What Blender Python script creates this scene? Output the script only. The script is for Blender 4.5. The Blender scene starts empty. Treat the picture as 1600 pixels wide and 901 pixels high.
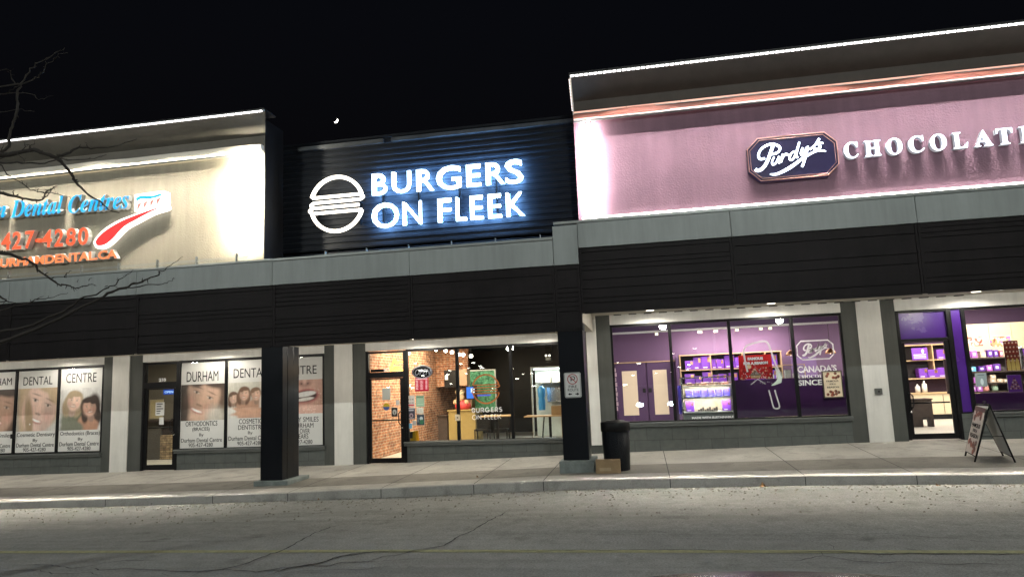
import bpy, math, random
import numpy as np
from mathutils import Matrix, Vector
random.seed(7)
rng = np.random.default_rng(5)
C = bpy.context.scene.collection
ORG = {}

# ---------------------------------------------------------------- helpers
def put(o, label=None, cat=None, group=None, kind=None, category=None):
    cat = cat or category
    if label: o['label'] = label
    if cat: o['category'] = cat
    if group: o['group'] = group
    if kind: o['kind'] = kind
    return o

def thing(name, loc, label, cat, group=None):
    o = bpy.data.objects.new(name, None)
    C.objects.link(o); o.location = loc; o.empty_display_size = .2
    ORG[o.name] = Vector(loc)
    return put(o, label, cat, group)

class MB:
    def __init__(s): s.v = []; s.f = []; s.sm = []; s.mi = []; s.cur = 0
    def add(s, vs, fs, smooth=False):
        n = len(s.v); s.v += [tuple(p) for p in vs]
        s.f += [tuple(i + n for i in f) for f in fs]; s.sm += [smooth] * len(fs); s.mi += [s.cur] * len(fs)
        return s
    def box(s, x0, x1, y0, y1, z0, z1):
        v = [(x0,y0,z0),(x1,y0,z0),(x1,y1,z0),(x0,y1,z0),(x0,y0,z1),(x1,y0,z1),(x1,y1,z1),(x0,y1,z1)]
        return s.add(v, [(3,2,1,0),(4,5,6,7),(0,1,5,4),(1,2,6,5),(2,3,7,6),(3,0,4,7)])
    def frame(s, x0, x1, y0, y1, z0, z1, w, wb=None):
        wb = wb or w
        s.box(x0, x0+w, y0, y1, z0, z1); s.box(x1-w, x1, y0, y1, z0, z1)
        s.box(x0+w, x1-w, y0+.001, y1-.001, z1-w, z1-.001); s.box(x0+w, x1-w, y0+.001, y1-.001, z0+.001, z0+wb); return s
    def prism(s, pts, y0, y1):                      # outline in XZ pushed along Y
        n = len(pts)
        v = [(x, y0, z) for x, z in pts] + [(x, y1, z) for x, z in pts]
        a = sum(pts[i][0]*pts[(i+1)%n][1]-pts[(i+1)%n][0]*pts[i][1] for i in range(n))
        fr = tuple(range(n)) if a > 0 else tuple(reversed(range(n)))
        bk = tuple(n + i for i in reversed(fr))
        fs = [fr, bk]
        for i in range(n):
            j = (i+1) % n
            fs.append((i, n+i, n+j, j) if a > 0 else (j, n+j, n+i, i))
        return s.add(v, fs)
    def tube(s, pts, rad, n=8, cap=True, closed=False):
        pts = [Vector(p) for p in pts]; m = len(pts)
        rad = rad if hasattr(rad, '__len__') else [rad]*m
        vs = []; prev = None
        for i, p in enumerate(pts):
            if closed: t = pts[(i+1) % m] - pts[i-1]
            else: t = pts[min(i+1, m-1)] - pts[max(i-1, 0)]
            if t.length < 1e-9: t = Vector((0,0,1))
            t.normalize()
            u = prev if prev is not None else (Vector((0,0,1)) if abs(t.z) < .9 else Vector((1,0,0)))
            u = (u - t*u.dot(t))
            if u.length < 1e-6: u = t.orthogonal()
            u.normalize(); prev = u; w = t.cross(u)
            for k in range(n):
                a = 2*math.pi*k/n; vs.append(p + (u*math.cos(a) + w*math.sin(a))*rad[i])
        fs = []
        for i in range(m if closed else m-1):
            j = (i+1) % m
            for k in range(n):
                l = (k+1) % n; fs.append((i*n+k, i*n+l, j*n+l, j*n+k))
        if cap and not closed: fs += [tuple(reversed(range(n))), tuple((m-1)*n+k for k in range(n))]
        return s.add(vs, fs, True)
    def lathe(s, cx, cy, prof, n=24):               # prof = [(r, z)]
        vs = []; fs = []
        for r, z in prof:
            for k in range(n):
                a = 2*math.pi*k/n; vs.append((cx + r*math.cos(a), cy + r*math.sin(a), z))
        for i in range(len(prof)-1):
            for k in range(n):
                l = (k+1) % n; fs.append((i*n+k, i*n+l, (i+1)*n+l, (i+1)*n+k))
        fs.append(tuple(reversed(range(n)))); fs.append(tuple((len(prof)-1)*n+k for k in range(n)))
        return s.add(vs, fs, True)
    def ball(s, c, r, sx=1, sy=1, sz=1, n=12, m=8):
        vs = []; fs = []
        for i in range(m+1):
            ph = math.pi*i/m
            for k in range(n):
                a = 2*math.pi*k/n
                vs.append((c[0]+r*sx*math.sin(ph)*math.cos(a), c[1]+r*sy*math.sin(ph)*math.sin(a), c[2]+r*sz*math.cos(ph)))
        for i in range(m):
            for k in range(n):
                l = (k+1) % n; fs.append((i*n+k, (i+1)*n+k, (i+1)*n+l, i*n+l))
        return s.add(vs, fs, True)
    def stroke(s, pts, w, y0, y1):                  # flat ribbon of width w, pushed along Y; w may be a list
        m = len(pts); ws = w if hasattr(w, '__len__') else [w]*m
        L = []; R = []
        for i, (x, z) in enumerate(pts):
            a = pts[max(i-1, 0)]; b = pts[min(i+1, m-1)]
            dx, dz = b[0]-a[0], b[1]-a[1]; l = math.hypot(dx, dz) or 1
            nx, nz = -dz/l, dx/l; h = ws[i]/2
            L.append((x+nx*h, z+nz*h)); R.append((x-nx*h, z-nz*h))
        for i in range(m-1):
            q = [L[i], L[i+1], R[i+1], R[i]]; n = len(s.v)
            v = [(x, y0, z) for x, z in q] + [(x, y1, z) for x, z in q]
            s.add(v, [(3,2,1,0),(4,5,6,7),(0,1,5,4),(2,3,7,6)] + ([(3,0,4,7)] if i == 0 else []) + ([(1,2,6,5)] if i == m-2 else []))
        return s
    def sheet(s, x0, x1, z0, z1, y):                # one face towards -Y
        return s.add([(x0,y,z0),(x1,y,z0),(x1,y,z1),(x0,y,z1)], [(0,1,2,3)])
    def build(s, name, mat, parent=None, bevel=0, **kw):
        org = ORG.get(parent.name, Vector((0,0,0))) if parent else Vector((0,0,0))
        o_own = Vector((0,0,0))
        if parent is None:
            a = np.array(s.v); o_own = Vector(((a[:,0].min()+a[:,0].max())/2, (a[:,1].min()+a[:,1].max())/2, a[:,2].min()))
            org = o_own
        me = bpy.data.meshes.new(name)
        me.from_pydata([(x-org.x, y-org.y, z-org.z) for x, y, z in s.v], [], s.f)
        for m in (mat if isinstance(mat, (list, tuple)) else [mat]): me.materials.append(m)
        me.polygons.foreach_set('use_smooth', s.sm); me.polygons.foreach_set('material_index', s.mi)
        me.update()
        o = bpy.data.objects.new(name, me); C.objects.link(o)
        ORG[o.name] = org.copy()
        if parent: o.parent = parent
        else: o.location = o_own
        if bevel:
            b = o.modifiers.new('bevel', 'BEVEL'); b.width = bevel; b.segments = 2; b.limit_method = 'ANGLE'; b.angle_limit = math.radians(50)
            b.harden_normals = False
        put(o, **kw)
        return o

def copy_tree(src, delta, parent=None):
    c = src.copy(); C.objects.link(c)
    if parent: c.parent = parent
    else: c.location = src.location + Vector(delta)
    for ch in list(src.children): copy_tree(ch, delta, c)
    return c

# ---------------------------------------------------------------- materials
def hexc(r, g, b):
    f = lambda c: (c/255/12.92) if c/255 <= .04045 else ((c/255+.055)/1.055)**2.4
    return (f(r), f(g), f(b), 1)
def new_mat(name):
    m = bpy.data.materials.new(name); m.use_nodes = True
    nt = m.node_tree; return m, nt, nt.nodes['Principled BSDF']
def M(name, col, rough=.6, metal=0, var=.12, scale=3, bump=0, bscale=40, spec=.5, emit=None, estr=0, streak=0):
    m, nt, b = new_mat(name); N = nt.nodes; L = nt.links
    col = tuple(col) + (1,) if len(col) == 3 else col
    b.inputs['Roughness'].default_value = rough; b.inputs['Metallic'].default_value = metal
    b.inputs['Specular IOR Level'].default_value = spec
    tc = N.new('ShaderNodeTexCoord')
    if var:
        nz = N.new('ShaderNodeTexNoise'); nz.inputs['Scale'].default_value = scale; nz.inputs['Detail'].default_value = 6; nz.inputs['Roughness'].default_value = .65
        L.new(tc.outputs['Object'], nz.inputs['Vector'])
        mr = N.new('ShaderNodeMapRange'); mr.inputs[1].default_value = .3; mr.inputs[2].default_value = .7
        mr.inputs[3].default_value = 1-var; mr.inputs[4].default_value = 1+var
        L.new(nz.outputs['Fac'], mr.inputs[0])
        mx = N.new('ShaderNodeMix'); mx.data_type = 'RGBA'; mx.blend_type = 'MULTIPLY'; mx.inputs[0].default_value = 1
        mx.inputs[6].default_value = col; 
        fac = mr.outputs[0]
        if streak:
            mpn = N.new('ShaderNodeMapping'); mpn.inputs['Scale'].default_value = (5, 5, .45); L.new(tc.outputs['Object'], mpn.inputs[0])
            ns = N.new('ShaderNodeTexNoise'); ns.inputs['Scale'].default_value = 1.3; ns.inputs['Detail'].default_value = 7; ns.inputs['Roughness'].default_value = .7; L.new(mpn.outputs[0], ns.inputs['Vector'])
            ms = N.new('ShaderNodeMapRange'); ms.inputs[1].default_value = .35; ms.inputs[2].default_value = .62; ms.inputs[3].default_value = 1-streak; ms.inputs[4].default_value = 1+streak*.25; L.new(ns.outputs['Fac'], ms.inputs[0])
            mu = N.new('ShaderNodeMath'); mu.operation = 'MULTIPLY'; L.new(fac, mu.inputs[0]); L.new(ms.outputs[0], mu.inputs[1]); fac = mu.outputs[0]
        L.new(fac, mx.inputs[7]); L.new(mx.outputs[2], b.inputs['Base Color'])
        m2 = N.new('ShaderNodeMapRange'); m2.inputs[3].default_value = max(0, rough-.08); m2.inputs[4].default_value = min(1, rough+.1)
        L.new(nz.outputs['Fac'], m2.inputs[0]); L.new(m2.outputs[0], b.inputs['Roughness'])
    else: b.inputs['Base Color'].default_value = col
    if bump:
        n2 = N.new('ShaderNodeTexNoise'); n2.inputs['Scale'].default_value = bscale; n2.inputs['Detail'].default_value = 5
        L.new(tc.outputs['Object'], n2.inputs['Vector'])
        bp = N.new('ShaderNodeBump'); bp.inputs['Strength'].default_value = bump; bp.inputs['Distance'].default_value = .02
        L.new(n2.outputs['Fac'], bp.inputs['Height']); L.new(bp.outputs[0], b.inputs['Normal'])
    if emit:
        b.inputs['Emission Color'].default_value = tuple(emit) + (1,) if len(emit) == 3 else emit
        b.inputs['Emission Strength'].default_value = estr
    return m
def E(name, col, s):
    m, nt, b = new_mat(name)
    b.inputs['Base Color'].default_value = tuple(c*.15 for c in col)+(1,); b.inputs['Emission Color'].default_value = tuple(col)+(1,); b.inputs['Emission Strength'].default_value = s
    return m
def glass_mat(name, tint=(1,1,1), refl=1.0):
    m, nt, b = new_mat(name); N = nt.nodes; L = nt.links; N.remove(b)
    t = N.new('ShaderNodeBsdfTransparent'); t.inputs[0].default_value = tuple(tint)+(1,)
    g = N.new('ShaderNodeBsdfGlossy'); g.inputs['Roughness'].default_value = .004
    f = N.new('ShaderNodeFresnel'); f.inputs[0].default_value = 1.5
    mm = N.new('ShaderNodeMath'); mm.operation = 'MULTIPLY'; mm.inputs[1].default_value = refl; L.new(f.outputs[0], mm.inputs[0])
    mx = N.new('ShaderNodeMixShader'); L.new(mm.outputs[0], mx.inputs[0]); L.new(t.outputs[0], mx.inputs[1]); L.new(g.outputs[0], mx.inputs[2])
    L.new(mx.outputs[0], N['Material Output'].inputs[0]); return m
def brick_mat(name, axis, c1, c2, mortar, bw, bh, ms=.012, offx=0, offz=0, bump=.6, rough=.85, squash=.5, mott=.5):
    m, nt, b = new_mat(name); N = nt.nodes; L = nt.links
    tc = N.new('ShaderNodeTexCoord'); sp = N.new('ShaderNodeSeparateXYZ'); L.new(tc.outputs['Object'], sp.inputs[0])
    cb = N.new('ShaderNodeCombineXYZ'); L.new(sp.outputs[axis], cb.inputs[0]); L.new(sp.outputs[2], cb.inputs[1])
    mp = N.new('ShaderNodeMapping'); mp.inputs['Location'].default_value = (offx, offz, 0); L.new(cb.outputs[0], mp.inputs[0])
    br = N.new('ShaderNodeTexBrick'); L.new(mp.outputs[0], br.inputs['Vector'])
    br.inputs['Scale'].default_value = 1; br.inputs['Brick Width'].default_value = bw; br.inputs['Row Height'].default_value = bh
    br.inputs['Mortar Size'].default_value = ms; br.inputs['Mortar Smooth'].default_value = .3
    br.inputs['Color1'].default_value = c1; br.inputs['Color2'].default_value = c2; br.inputs['Mortar'].default_value = mortar
    nz = N.new('ShaderNodeTexNoise'); nz.inputs['Scale'].default_value = 9; nz.inputs['Detail'].default_value = 6; L.new(tc.outputs['Object'], nz.inputs['Vector'])
    mr = N.new('ShaderNodeMapRange'); mr.inputs[1].default_value = .3; mr.inputs[2].default_value = .7; mr.inputs[3].default_value = 1-mott; mr.inputs[4].default_value = 1+mott; L.new(nz.outputs['Fac'], mr.inputs[0])
    mx = N.new('ShaderNodeMix'); mx.data_type = 'RGBA'; mx.blend_type = 'MULTIPLY'; mx.inputs[0].default_value = 1
    L.new(br.outputs['Color'], mx.inputs[6]); L.new(mr.outputs[0], mx.inputs[7]); L.new(mx.outputs[2], b.inputs['Base Color'])
    b.inputs['Roughness'].default_value = rough
    bp = N.new('ShaderNodeBump'); bp.inputs['Strength'].default_value = bump; bp.inputs['Distance'].default_value = .01; bp.invert = True
    L.new(br.outputs['Fac'], bp.inputs['Height']); L.new(bp.outputs[0], b.inputs['Normal'])
    return m
def paint_mat(name='printed_picture', rough=.45):
    m, nt, b = new_mat(name); a = nt.nodes.new('ShaderNodeVertexColor'); a.layer_name = 'Col'
    nt.links.new(a.outputs[0], b.inputs['Base Color']); b.inputs['Roughness'].default_value = rough; return m

# ---------------------------------------------------------------- pictures made of coloured vertices
class Pic:
    def __init__(s, w, h, bg):
        s.w, s.h = w, h; s.a = np.zeros((h, w, 3)); s.a[:] = hexc(*bg)[:3]
        s.X, s.Y = np.meshgrid((np.arange(w)+.5)/w, 1-(np.arange(h)+.5)/h)     # y up
        s.ar = h/w
    def _mix(s, k, c, al):
        k = np.clip(k, 0, 1)[..., None]*al; s.a = s.a*(1-k) + np.array(hexc(*c)[:3])*k
    def ell(s, cx, cy, rx, ry, c, rot=0, soft=.12, al=1):
        dx = s.X-cx; dy = (s.Y-cy)*s.ar; ry = ry*s.ar; t = math.radians(rot)
        u = dx*math.cos(t)+dy*math.sin(t); v = -dx*math.sin(t)+dy*math.cos(t)
        d = np.sqrt((u/rx)**2+(v/ry)**2); s._mix((1+soft-d)/(2*soft), c, al); return s
    def poly(s, pts, c, al=1, soft=.006):
        ins = np.zeros_like(s.X, bool); n = len(pts)
        for i in range(n):
            x1, y1 = pts[i]; x2, y2 = pts[(i+1) % n]
            if y1 == y2: continue
            cnd = ((y1 > s.Y) != (y2 > s.Y)) & (s.X < (x2-x1)*(s.Y-y1)/(y2-y1)+x1); ins ^= cnd
        s._mix(ins.astype(float), c, al); return s
    def rect(s, x0, x1, y0, y1, c, al=1): return s.poly([(x0,y0),(x1,y0),(x1,y1),(x0,y1)], c, al)
    def noise(s, amp, n=6):
        for k in range(3):
            g = rng.normal(size=(n*2**k+1, n*2**k+1)); yi = np.linspace(0, n*2**k-.001, s.h); xi = np.linspace(0, n*2**k-.001, s.w)
            y0 = yi.astype(int); x0 = xi.astype(int); fy = (yi-y0)[:, None]; fx = (xi-x0)[None]
            q = g[y0][:, x0]*(1-fy)*(1-fx)+g[y0+1][:, x0]*fy*(1-fx)+g[y0][:, x0+1]*(1-fy)*fx+g[y0+1][:, x0+1]*fy*fx
            s.a *= np.exp(amp/(k+1)*q)[..., None]
        s.a = np.clip(s.a, .003, .9); return s
    def soften(s, k=1, gray=.28, lift=1.12):
        for _ in range(k):
            q = np.pad(s.a, ((1,1),(1,1),(0,0)), mode='edge'); s.a = (q[:-2,1:-1]+q[2:,1:-1]+q[1:-1,:-2]+q[1:-1,2:]+2*q[1:-1,1:-1])/6
        g = s.a.mean(2, keepdims=True); s.a = np.clip((s.a*(1-gray)+g*gray)*lift+.012, .01, .85)
        st = rng.normal(size=(max(2, s.h//9), s.w)); yi = np.linspace(0, st.shape[0]-1.001, s.h); y0 = yi.astype(int); f = (yi-y0)[:, None]
        s.a *= np.exp(.05*(st[y0]*(1-f)+st[np.minimum(y0+1, st.shape[0]-1)]*f))[..., None]
        return s
    def mesh(s, name, mat, p00, ux, uz, parent=None, **kw):   # p00 lower left corner, ux/uz edge vectors; one vertex-coloured sheet
        p00, ux, uz = Vector(p00), Vector(ux), Vector(uz); w, h = s.w, s.h
        org = ORG.get(parent.name, Vector((0,0,0))) if parent else p00
        vs = [tuple(p00 + ux*(i/w) + uz*(j/h) - org) for j in range(h+1) for i in range(w+1)]
        fs = [(j*(w+1)+i, j*(w+1)+i+1, (j+1)*(w+1)+i+1, (j+1)*(w+1)+i) for j in range(h) for i in range(w)]
        me = bpy.data.meshes.new(name); me.from_pydata(vs, [], fs); me.materials.append(mat)
        ca = me.color_attributes.new('Col', 'FLOAT_COLOR', 'CORNER')
        arr = np.ones((h, w, 4, 4), np.float32); arr[..., :3] = s.a[::-1][:, :, None, :]
        ca.data.foreach_set('color', arr.reshape(-1)); me.update()
        o = bpy.data.objects.new(name, me); C.objects.link(o); ORG[o.name] = org.copy()
        if parent: o.parent = parent
        else: o.location = p00
        put(o, **kw); return o

# ---------------------------------------------------------------- lettering (bundled glyphs only)
def mp(s, up, lo, dg=None):
    r = ''
    for ch in s:
        if 'A' <= ch <= 'Z': r += chr(up+ord(ch)-65)
        elif 'a' <= ch <= 'z': r += chr(lo+ord(ch)-97)
        elif ch.isdigit() and dg: r += chr(dg+ord(ch)-48)
        else: r += ch
    return r
serif = lambda s: mp(s, 0x1D400, 0x1D41A, 0x1D7CE)
serif_it = lambda s: mp(s, 0x1D468, 0x1D482)
sans_b = lambda s: mp(s, 0x1D5D4, 0x1D5EE, 0x1D7EC)
TC = {}
def glyphs(s, off=0.0, ext=.1):
    k = (s, off, ext)
    if k in TC: return TC[k]
    c = bpy.data.curves.new('t', 'FONT'); c.body = s; c.offset = off; c.extrude = ext; c.resolution_u = 3
    o = bpy.data.objects.new('t', c); C.objects.link(o)
    dg = bpy.context.evaluated_depsgraph_get(); me = bpy.data.meshes.new_from_object(o.evaluated_get(dg))
    v = [tuple(p.co) for p in me.vertices]; f = [tuple(p.vertices) for p in me.polygons]
    bpy.data.objects.remove(o); bpy.data.curves.remove(c); bpy.data.meshes.remove(me)
    TC[k] = (v, f); return TC[k]
def text(mb, s, x0, x1, z0, z1, y, d=.004, off=0.0, fit=True, shear=0, align=0, R=None):
    v, f = glyphs(s, off)
    if not v: return mb
    a = np.array(v); mn = a.min(0); mx = a.max(0)
    sz = (z1-z0)/(mx[1]-mn[1]); sx = (x1-x0)/(mx[0]-mn[0]) if fit else sz
    if not fit:
        w = (mx[0]-mn[0])*sx; x0 = {0: x0, 1: (x0+x1)/2-w/2, 2: x1-w}[align]
    out = []
    for p in v:
        px = x0+(p[0]-mn[0])*sx; pz = z0+(p[1]-mn[1])*sz; px += shear*(pz-z0)
        py = y - (p[2]+.1)/.2*d
        out.append((px, py, pz) if R is None else tuple(R @ Vector((px, py, pz))))
    return mb.add(out, f)
# ---------------------------------------------------------------- palette
m_block = brick_mat('painted_block', 0, (.078,.088,.084,1), (.088,.098,.094,1), (.04,.045,.043,1), .58, .285, .006, offx=.1, offz=.07, bump=.5, rough=.6, mott=.12)
m_dark = M('dark_grey_paint', (.075,.08,.074), .7, var=.10, streak=.12, spec=.3, scale=2, bump=.15, bscale=60)
m_white = M('off_white_paint', (.70,.69,.65), .6, var=.06, streak=.10, scale=2, bump=.1, bscale=50)
m_soffit = M('soffit_board', (.62,.58,.50), .7, var=.08)
m_frame = M('black_anodised', (.006,.006,.007), .4, var=.1, spec=.2)
m_sill = M('grey_metal_sill', (.16,.17,.165), .35, metal=.4, var=.08)
m_panel = M('grey_composite_panel', (.36,.39,.385), .5, var=.08, streak=.14, scale=.8)
m_slat = M('dark_brown_slats', (.0145,.0115,.0125), .55, var=.35, streak=.3, scale=3, bump=.2, spec=.2)
m_slatback = M('slat_backing', (.006,.005,.005), .8, var=0)
m_cop = M('grey_coping', (.33,.35,.34), .4, metal=.3, var=.05)
m_black = M('black_column_cladding', (.004,.0055,.009), .30, var=.15, scale=2, spec=.28)
m_conc = M('column_concrete', (.22,.25,.24), .85, var=.3, scale=4, bump=.5, bscale=30)
m_stL = M('cream_stucco', (.38,.345,.27), .85, var=.10, scale=1.1, bump=.5, bscale=26, streak=.10)
m_stR = M('mauve_stucco', (.235,.135,.18), .85, var=.12, scale=1.1, bump=.5, bscale=26, streak=.10)
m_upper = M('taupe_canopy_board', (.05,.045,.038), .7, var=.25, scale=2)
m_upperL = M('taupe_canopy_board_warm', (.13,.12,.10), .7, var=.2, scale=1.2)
m_pink = M('salmon_channel', (.55,.20,.15), .4, var=.05)
m_creamch = M('cream_channel', (.75,.70,.60), .4, var=.03)
m_corr = M('black_ribbed_metal', (.011,.013,.017), .5, var=.2, scale=1.5, spec=.12)
e_addglow = E('added_blue_glow', (.22,.50,1), 130)  # added glow behind the letters, imitates lens bloom
m_glass = glass_mat('window_glass', (.93,.96,.95), 1.15)
m_glassb = glass_mat('burger_window_glass', (.93,.96,.95), 1.15)
m_vinyl = M('purple_window_film', (.13,.03,.17), .3, var=.15, scale=1.2)
m_vinyl2 = M('violet_window_film', (.07,.02,.22), .25, var=.15, scale=1.2)
m_purple = M('mauve_purple_wall', (.14,.08,.165), .7, var=.06)
m_purple2 = M('deep_purple_paint', (.085,.042,.115), .6, var=.06)
m_wood = M('light_oak_board', (.52,.36,.20), .55, var=.15, scale=8)
m_darkback = M('dark_shelf_back', (.02,.015,.02), .6, var=.1)
m_cream = M('cream_laminate', (.68,.57,.40), .5, var=.04)
m_white2 = M('white_laminate', (.75,.73,.70), .4, var=.03)
m_lilac = M('violet_gift_card', (.20,.05,.50), .4, var=.1)
m_blue = M('blue_violet_card', (.11,.08,.60), .35, var=.1)
m_chrome = M('brushed_steel', (.5,.5,.5), .25, metal=1, var=.1)
m_copper = M('copper_lamp', (.62,.33,.18), .3, metal=1, var=.1)
m_card = M('brown_cardboard', (.36,.25,.14), .85, var=.12, scale=6)
m_blk = M('matt_black', (.007,.007,.008), .5, var=.1, spec=.25)
m_dwood = M('dark_stained_wood', (.045,.03,.025), .5, var=.3, scale=7)
m_olive = M('olive_tan_counter', (.30,.22,.075), .6, var=.1, scale=2)
m_paper = M('white_paper', (.68,.68,.66), .7, var=.03)
m_ink = M('black_print', (.012,.012,.013), .8, var=0, spec=.05)
m_greyink = M('charcoal_print', (.04,.04,.043), .8, var=0, spec=.05)
m_wvinyl = M('white_vinyl_lettering', (.8,.8,.82), .5, var=0)
m_gvinyl = M('silver_vinyl_outline', (.48,.46,.50), .5, var=0)
m_orvinyl = M('burnt_orange_vinyl', (.42,.13,.03), .5, var=0)
m_floor = M('pale_floor_tile', (.5,.47,.42), .4, var=.08)
m_ceil = M('dark_ceiling', (.012,.012,.014), .8, var=.1)
m_dkwall = M('near_black_interior_paint', (.012,.012,.014), .5, var=.15)
m_brick = brick_mat('red_brick', 1, (.47,.20,.10,1), (.30,.11,.06,1), (.50,.42,.33,1), .23, .078, .009, bump=.8, mott=.55)
m_brickx = brick_mat('red_brick_return', 0, (.47,.20,.10,1), (.30,.11,.06,1), (.50,.42,.33,1), .23, .078, .009, bump=.8, mott=.55)
m_stone = brick_mat('ledge_stone', 0, (.50,.36,.20,1), (.26,.17,.10,1), (.12,.09,.06,1), .28, .07, .008, bump=1, mott=.5)
m_pic = paint_mat()
m_bark = M('bare_bark', (.026,.021,.017), .85, var=.3, scale=20, bump=.5, bscale=60)
m_red = M('red_poster_card', (.62,.02,.02), .45, var=.05)
e_led = E('led_white', (1,.96,.95), 5)
e_trough = E('led_strip_white', (1,.93,.86), 7)
e_troughL = E('led_strip_warm', (1,.90,.72), 7)
e_burg = E('lit_letter_cool', (.62,.83,1), 7)
e_icon = E('lit_outline_warm', (1,.93,.80), 4.5)
e_choc = E('lit_letter_white', (.80,.88,1), 4)
e_script = E('lit_script_white', (.80,.88,1), 5)
e_blueL = E('lit_letter_blue', (.0,.36,.80), 1.25)
e_redL = E('lit_letter_red', (.9,.10,.03), 1.15)
e_oraL = E('lit_letter_orange', (.95,.24,.08), 1.1)
e_redB = E('lit_red_face', (.85,.03,.03), 1.0)
e_whtL = E('lit_white_edge', (1,.97,.92), 2.2)
e_bulb = E('warm_bulb', (1,.88,.7), 30)
e_neon = E('amber_neon', (1,.50,.08), 4.5)
e_kitchen = E('tube_light', (.92,1,1), 6)
e_moon = E('moonlit_crescent', (1,.95,.85), 6)
e_head = E('headlight_lens_lit', (.85,.93,1), 45)
e_track = E('track_lamp_lens', (1,.9,.75), 3)

# white return sides of the channel letters
m_ret = M('white_letter_return', (.75,.75,.78), .5, var=0, emit=(.8,.86,1), estr=.10)
m_retL = M('cream_letter_return', (.75,.72,.66), .5, var=0)

# ---------------------------------------------------------------- ground
CURB_TOP = [(-40,-2.30),(-13.4,-1.99),(-9.8,-1.935),(-7.0,-1.885),(-1.54,-1.725),(2.86,-1.72),(5.96,-1.745),(12,-1.77),(40,-1.8)]
CURB_BOT = [(-40,-2.45),(-13.4,-2.14),(-9.8,-2.09),(-4.4,-1.985),(-1.54,-1.895),(2.84,-1.88),(5.94,-1.90),(12,-1.92),(40,-1.95)]
WALL_Z = [(-40,-2.2),(-17.6,-1.90),(-14.2,-1.862),(-7.75,-1.803),(-5.87,-1.78),(-2.3,-1.69),(-.46,-1.65),(2.4,-1.605),(4.8,-1.55),(6.7,-1.55),(12,-1.55),(40,-1.6)]
def itp(T, x):
    xs = [t[0] for t in T]; return float(np.interp(x, xs, [t[1] for t in T]))
YC = 13.0
def walk_z(x, y):
    t = min(1, max(0, (y-YC)/(17-YC))); return itp(CURB_TOP, x)*(1-t) + itp(WALL_Z, x)*t
def road_z(x, y):
    t = min(1, max(0, (y-9)/4)); return itp(CURB_BOT, x)*t - 1.95*(1-t)

def grid_mesh(name, xs, ys, zf, mat, **kw):
    vs = [(x, y, zf(x, y)) for y in ys for x in xs]; w = len(xs)
    fs = [(j*w+i, j*w+i+1, (j+1)*w+i+1, (j+1)*w+i) for j in range(len(ys)-1) for i in range(w-1)]
    mb = MB(); mb.add(vs, fs, True); return mb.build(name, mat, **kw)

def asphalt():
    m, nt, b = new_mat('worn_asphalt'); N = nt.nodes; L = nt.links
    tc = N.new('ShaderNodeTexCoord')
    def noise(sc, det=8, rough=.6, stretch=None):
        n = N.new('ShaderNodeTexNoise'); n.inputs['Scale'].default_value = sc; n.inputs['Detail'].default_value = det; n.inputs['Roughness'].default_value = rough
        if stretch:
            mpn = N.new('ShaderNodeMapping'); mpn.inputs['Scale'].default_value = stretch; L.new(tc.outputs['Object'], mpn.inputs[0]); L.new(mpn.outputs[0], n.inputs['Vector'])
        else: L.new(tc.outputs['Object'], n.inputs['Vector'])
        return n
    def mr(src, a, bb, c, d):
        r = N.new('ShaderNodeMapRange'); r.inputs[1].default_value = a; r.inputs[2].default_value = bb; r.inputs[3].default_value = c; r.inputs[4].default_value = d; L.new(src, r.inputs[0]); return r.outputs[0]
    def mul(a, bb):
        r = N.new('ShaderNodeMath'); r.operation = 'MULTIPLY'; L.new(a, r.inputs[0]); L.new(bb, r.inputs[1]); return r.outputs[0]
    big = noise(.5, 4, .5, (.35,1.3,1)); mid = noise(5, 8); fine = noise(38, 7, .85); spk = noise(90, 3, .9)
    k = mul(mul(mr(big.outputs[0], .3,.7,.84,1.16), mr(mid.outputs[0], .3,.7,.85,1.15)), mr(fine.outputs[0], .34,.66,.45,1.55))
    oil = noise(1.7, 5, .6); tyre = noise(1.1, 4, .6, (.12,2.2,1)); k = mul(k, mr(oil.outputs[0], .60,.72,1,.62)); k = mul(k, mr(tyre.outputs[0], .52,.66,1,.80))
    k = mul(k, mr(spk.outputs[0], .58,.70,1,2.3))
    mx = N.new('ShaderNodeMix'); mx.data_type = 'RGBA'; mx.blend_type = 'MULTIPLY'; mx.inputs[0].default_value = 1
    mx.inputs[6].default_value = (.205,.207,.196,1); L.new(k, mx.inputs[7]); L.new(mx.outputs[2], b.inputs['Base Color'])
    b.inputs['Roughness'].default_value = .82
    bp = N.new('ShaderNodeBump'); bp.inputs['Strength'].default_value = .7; bp.inputs['Distance'].default_value = .012
    L.new(fine.outputs[0], bp.inputs['Height']); L.new(bp.outputs[0], b.inputs['Normal'])
    return m
m_asph = asphalt()

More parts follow.
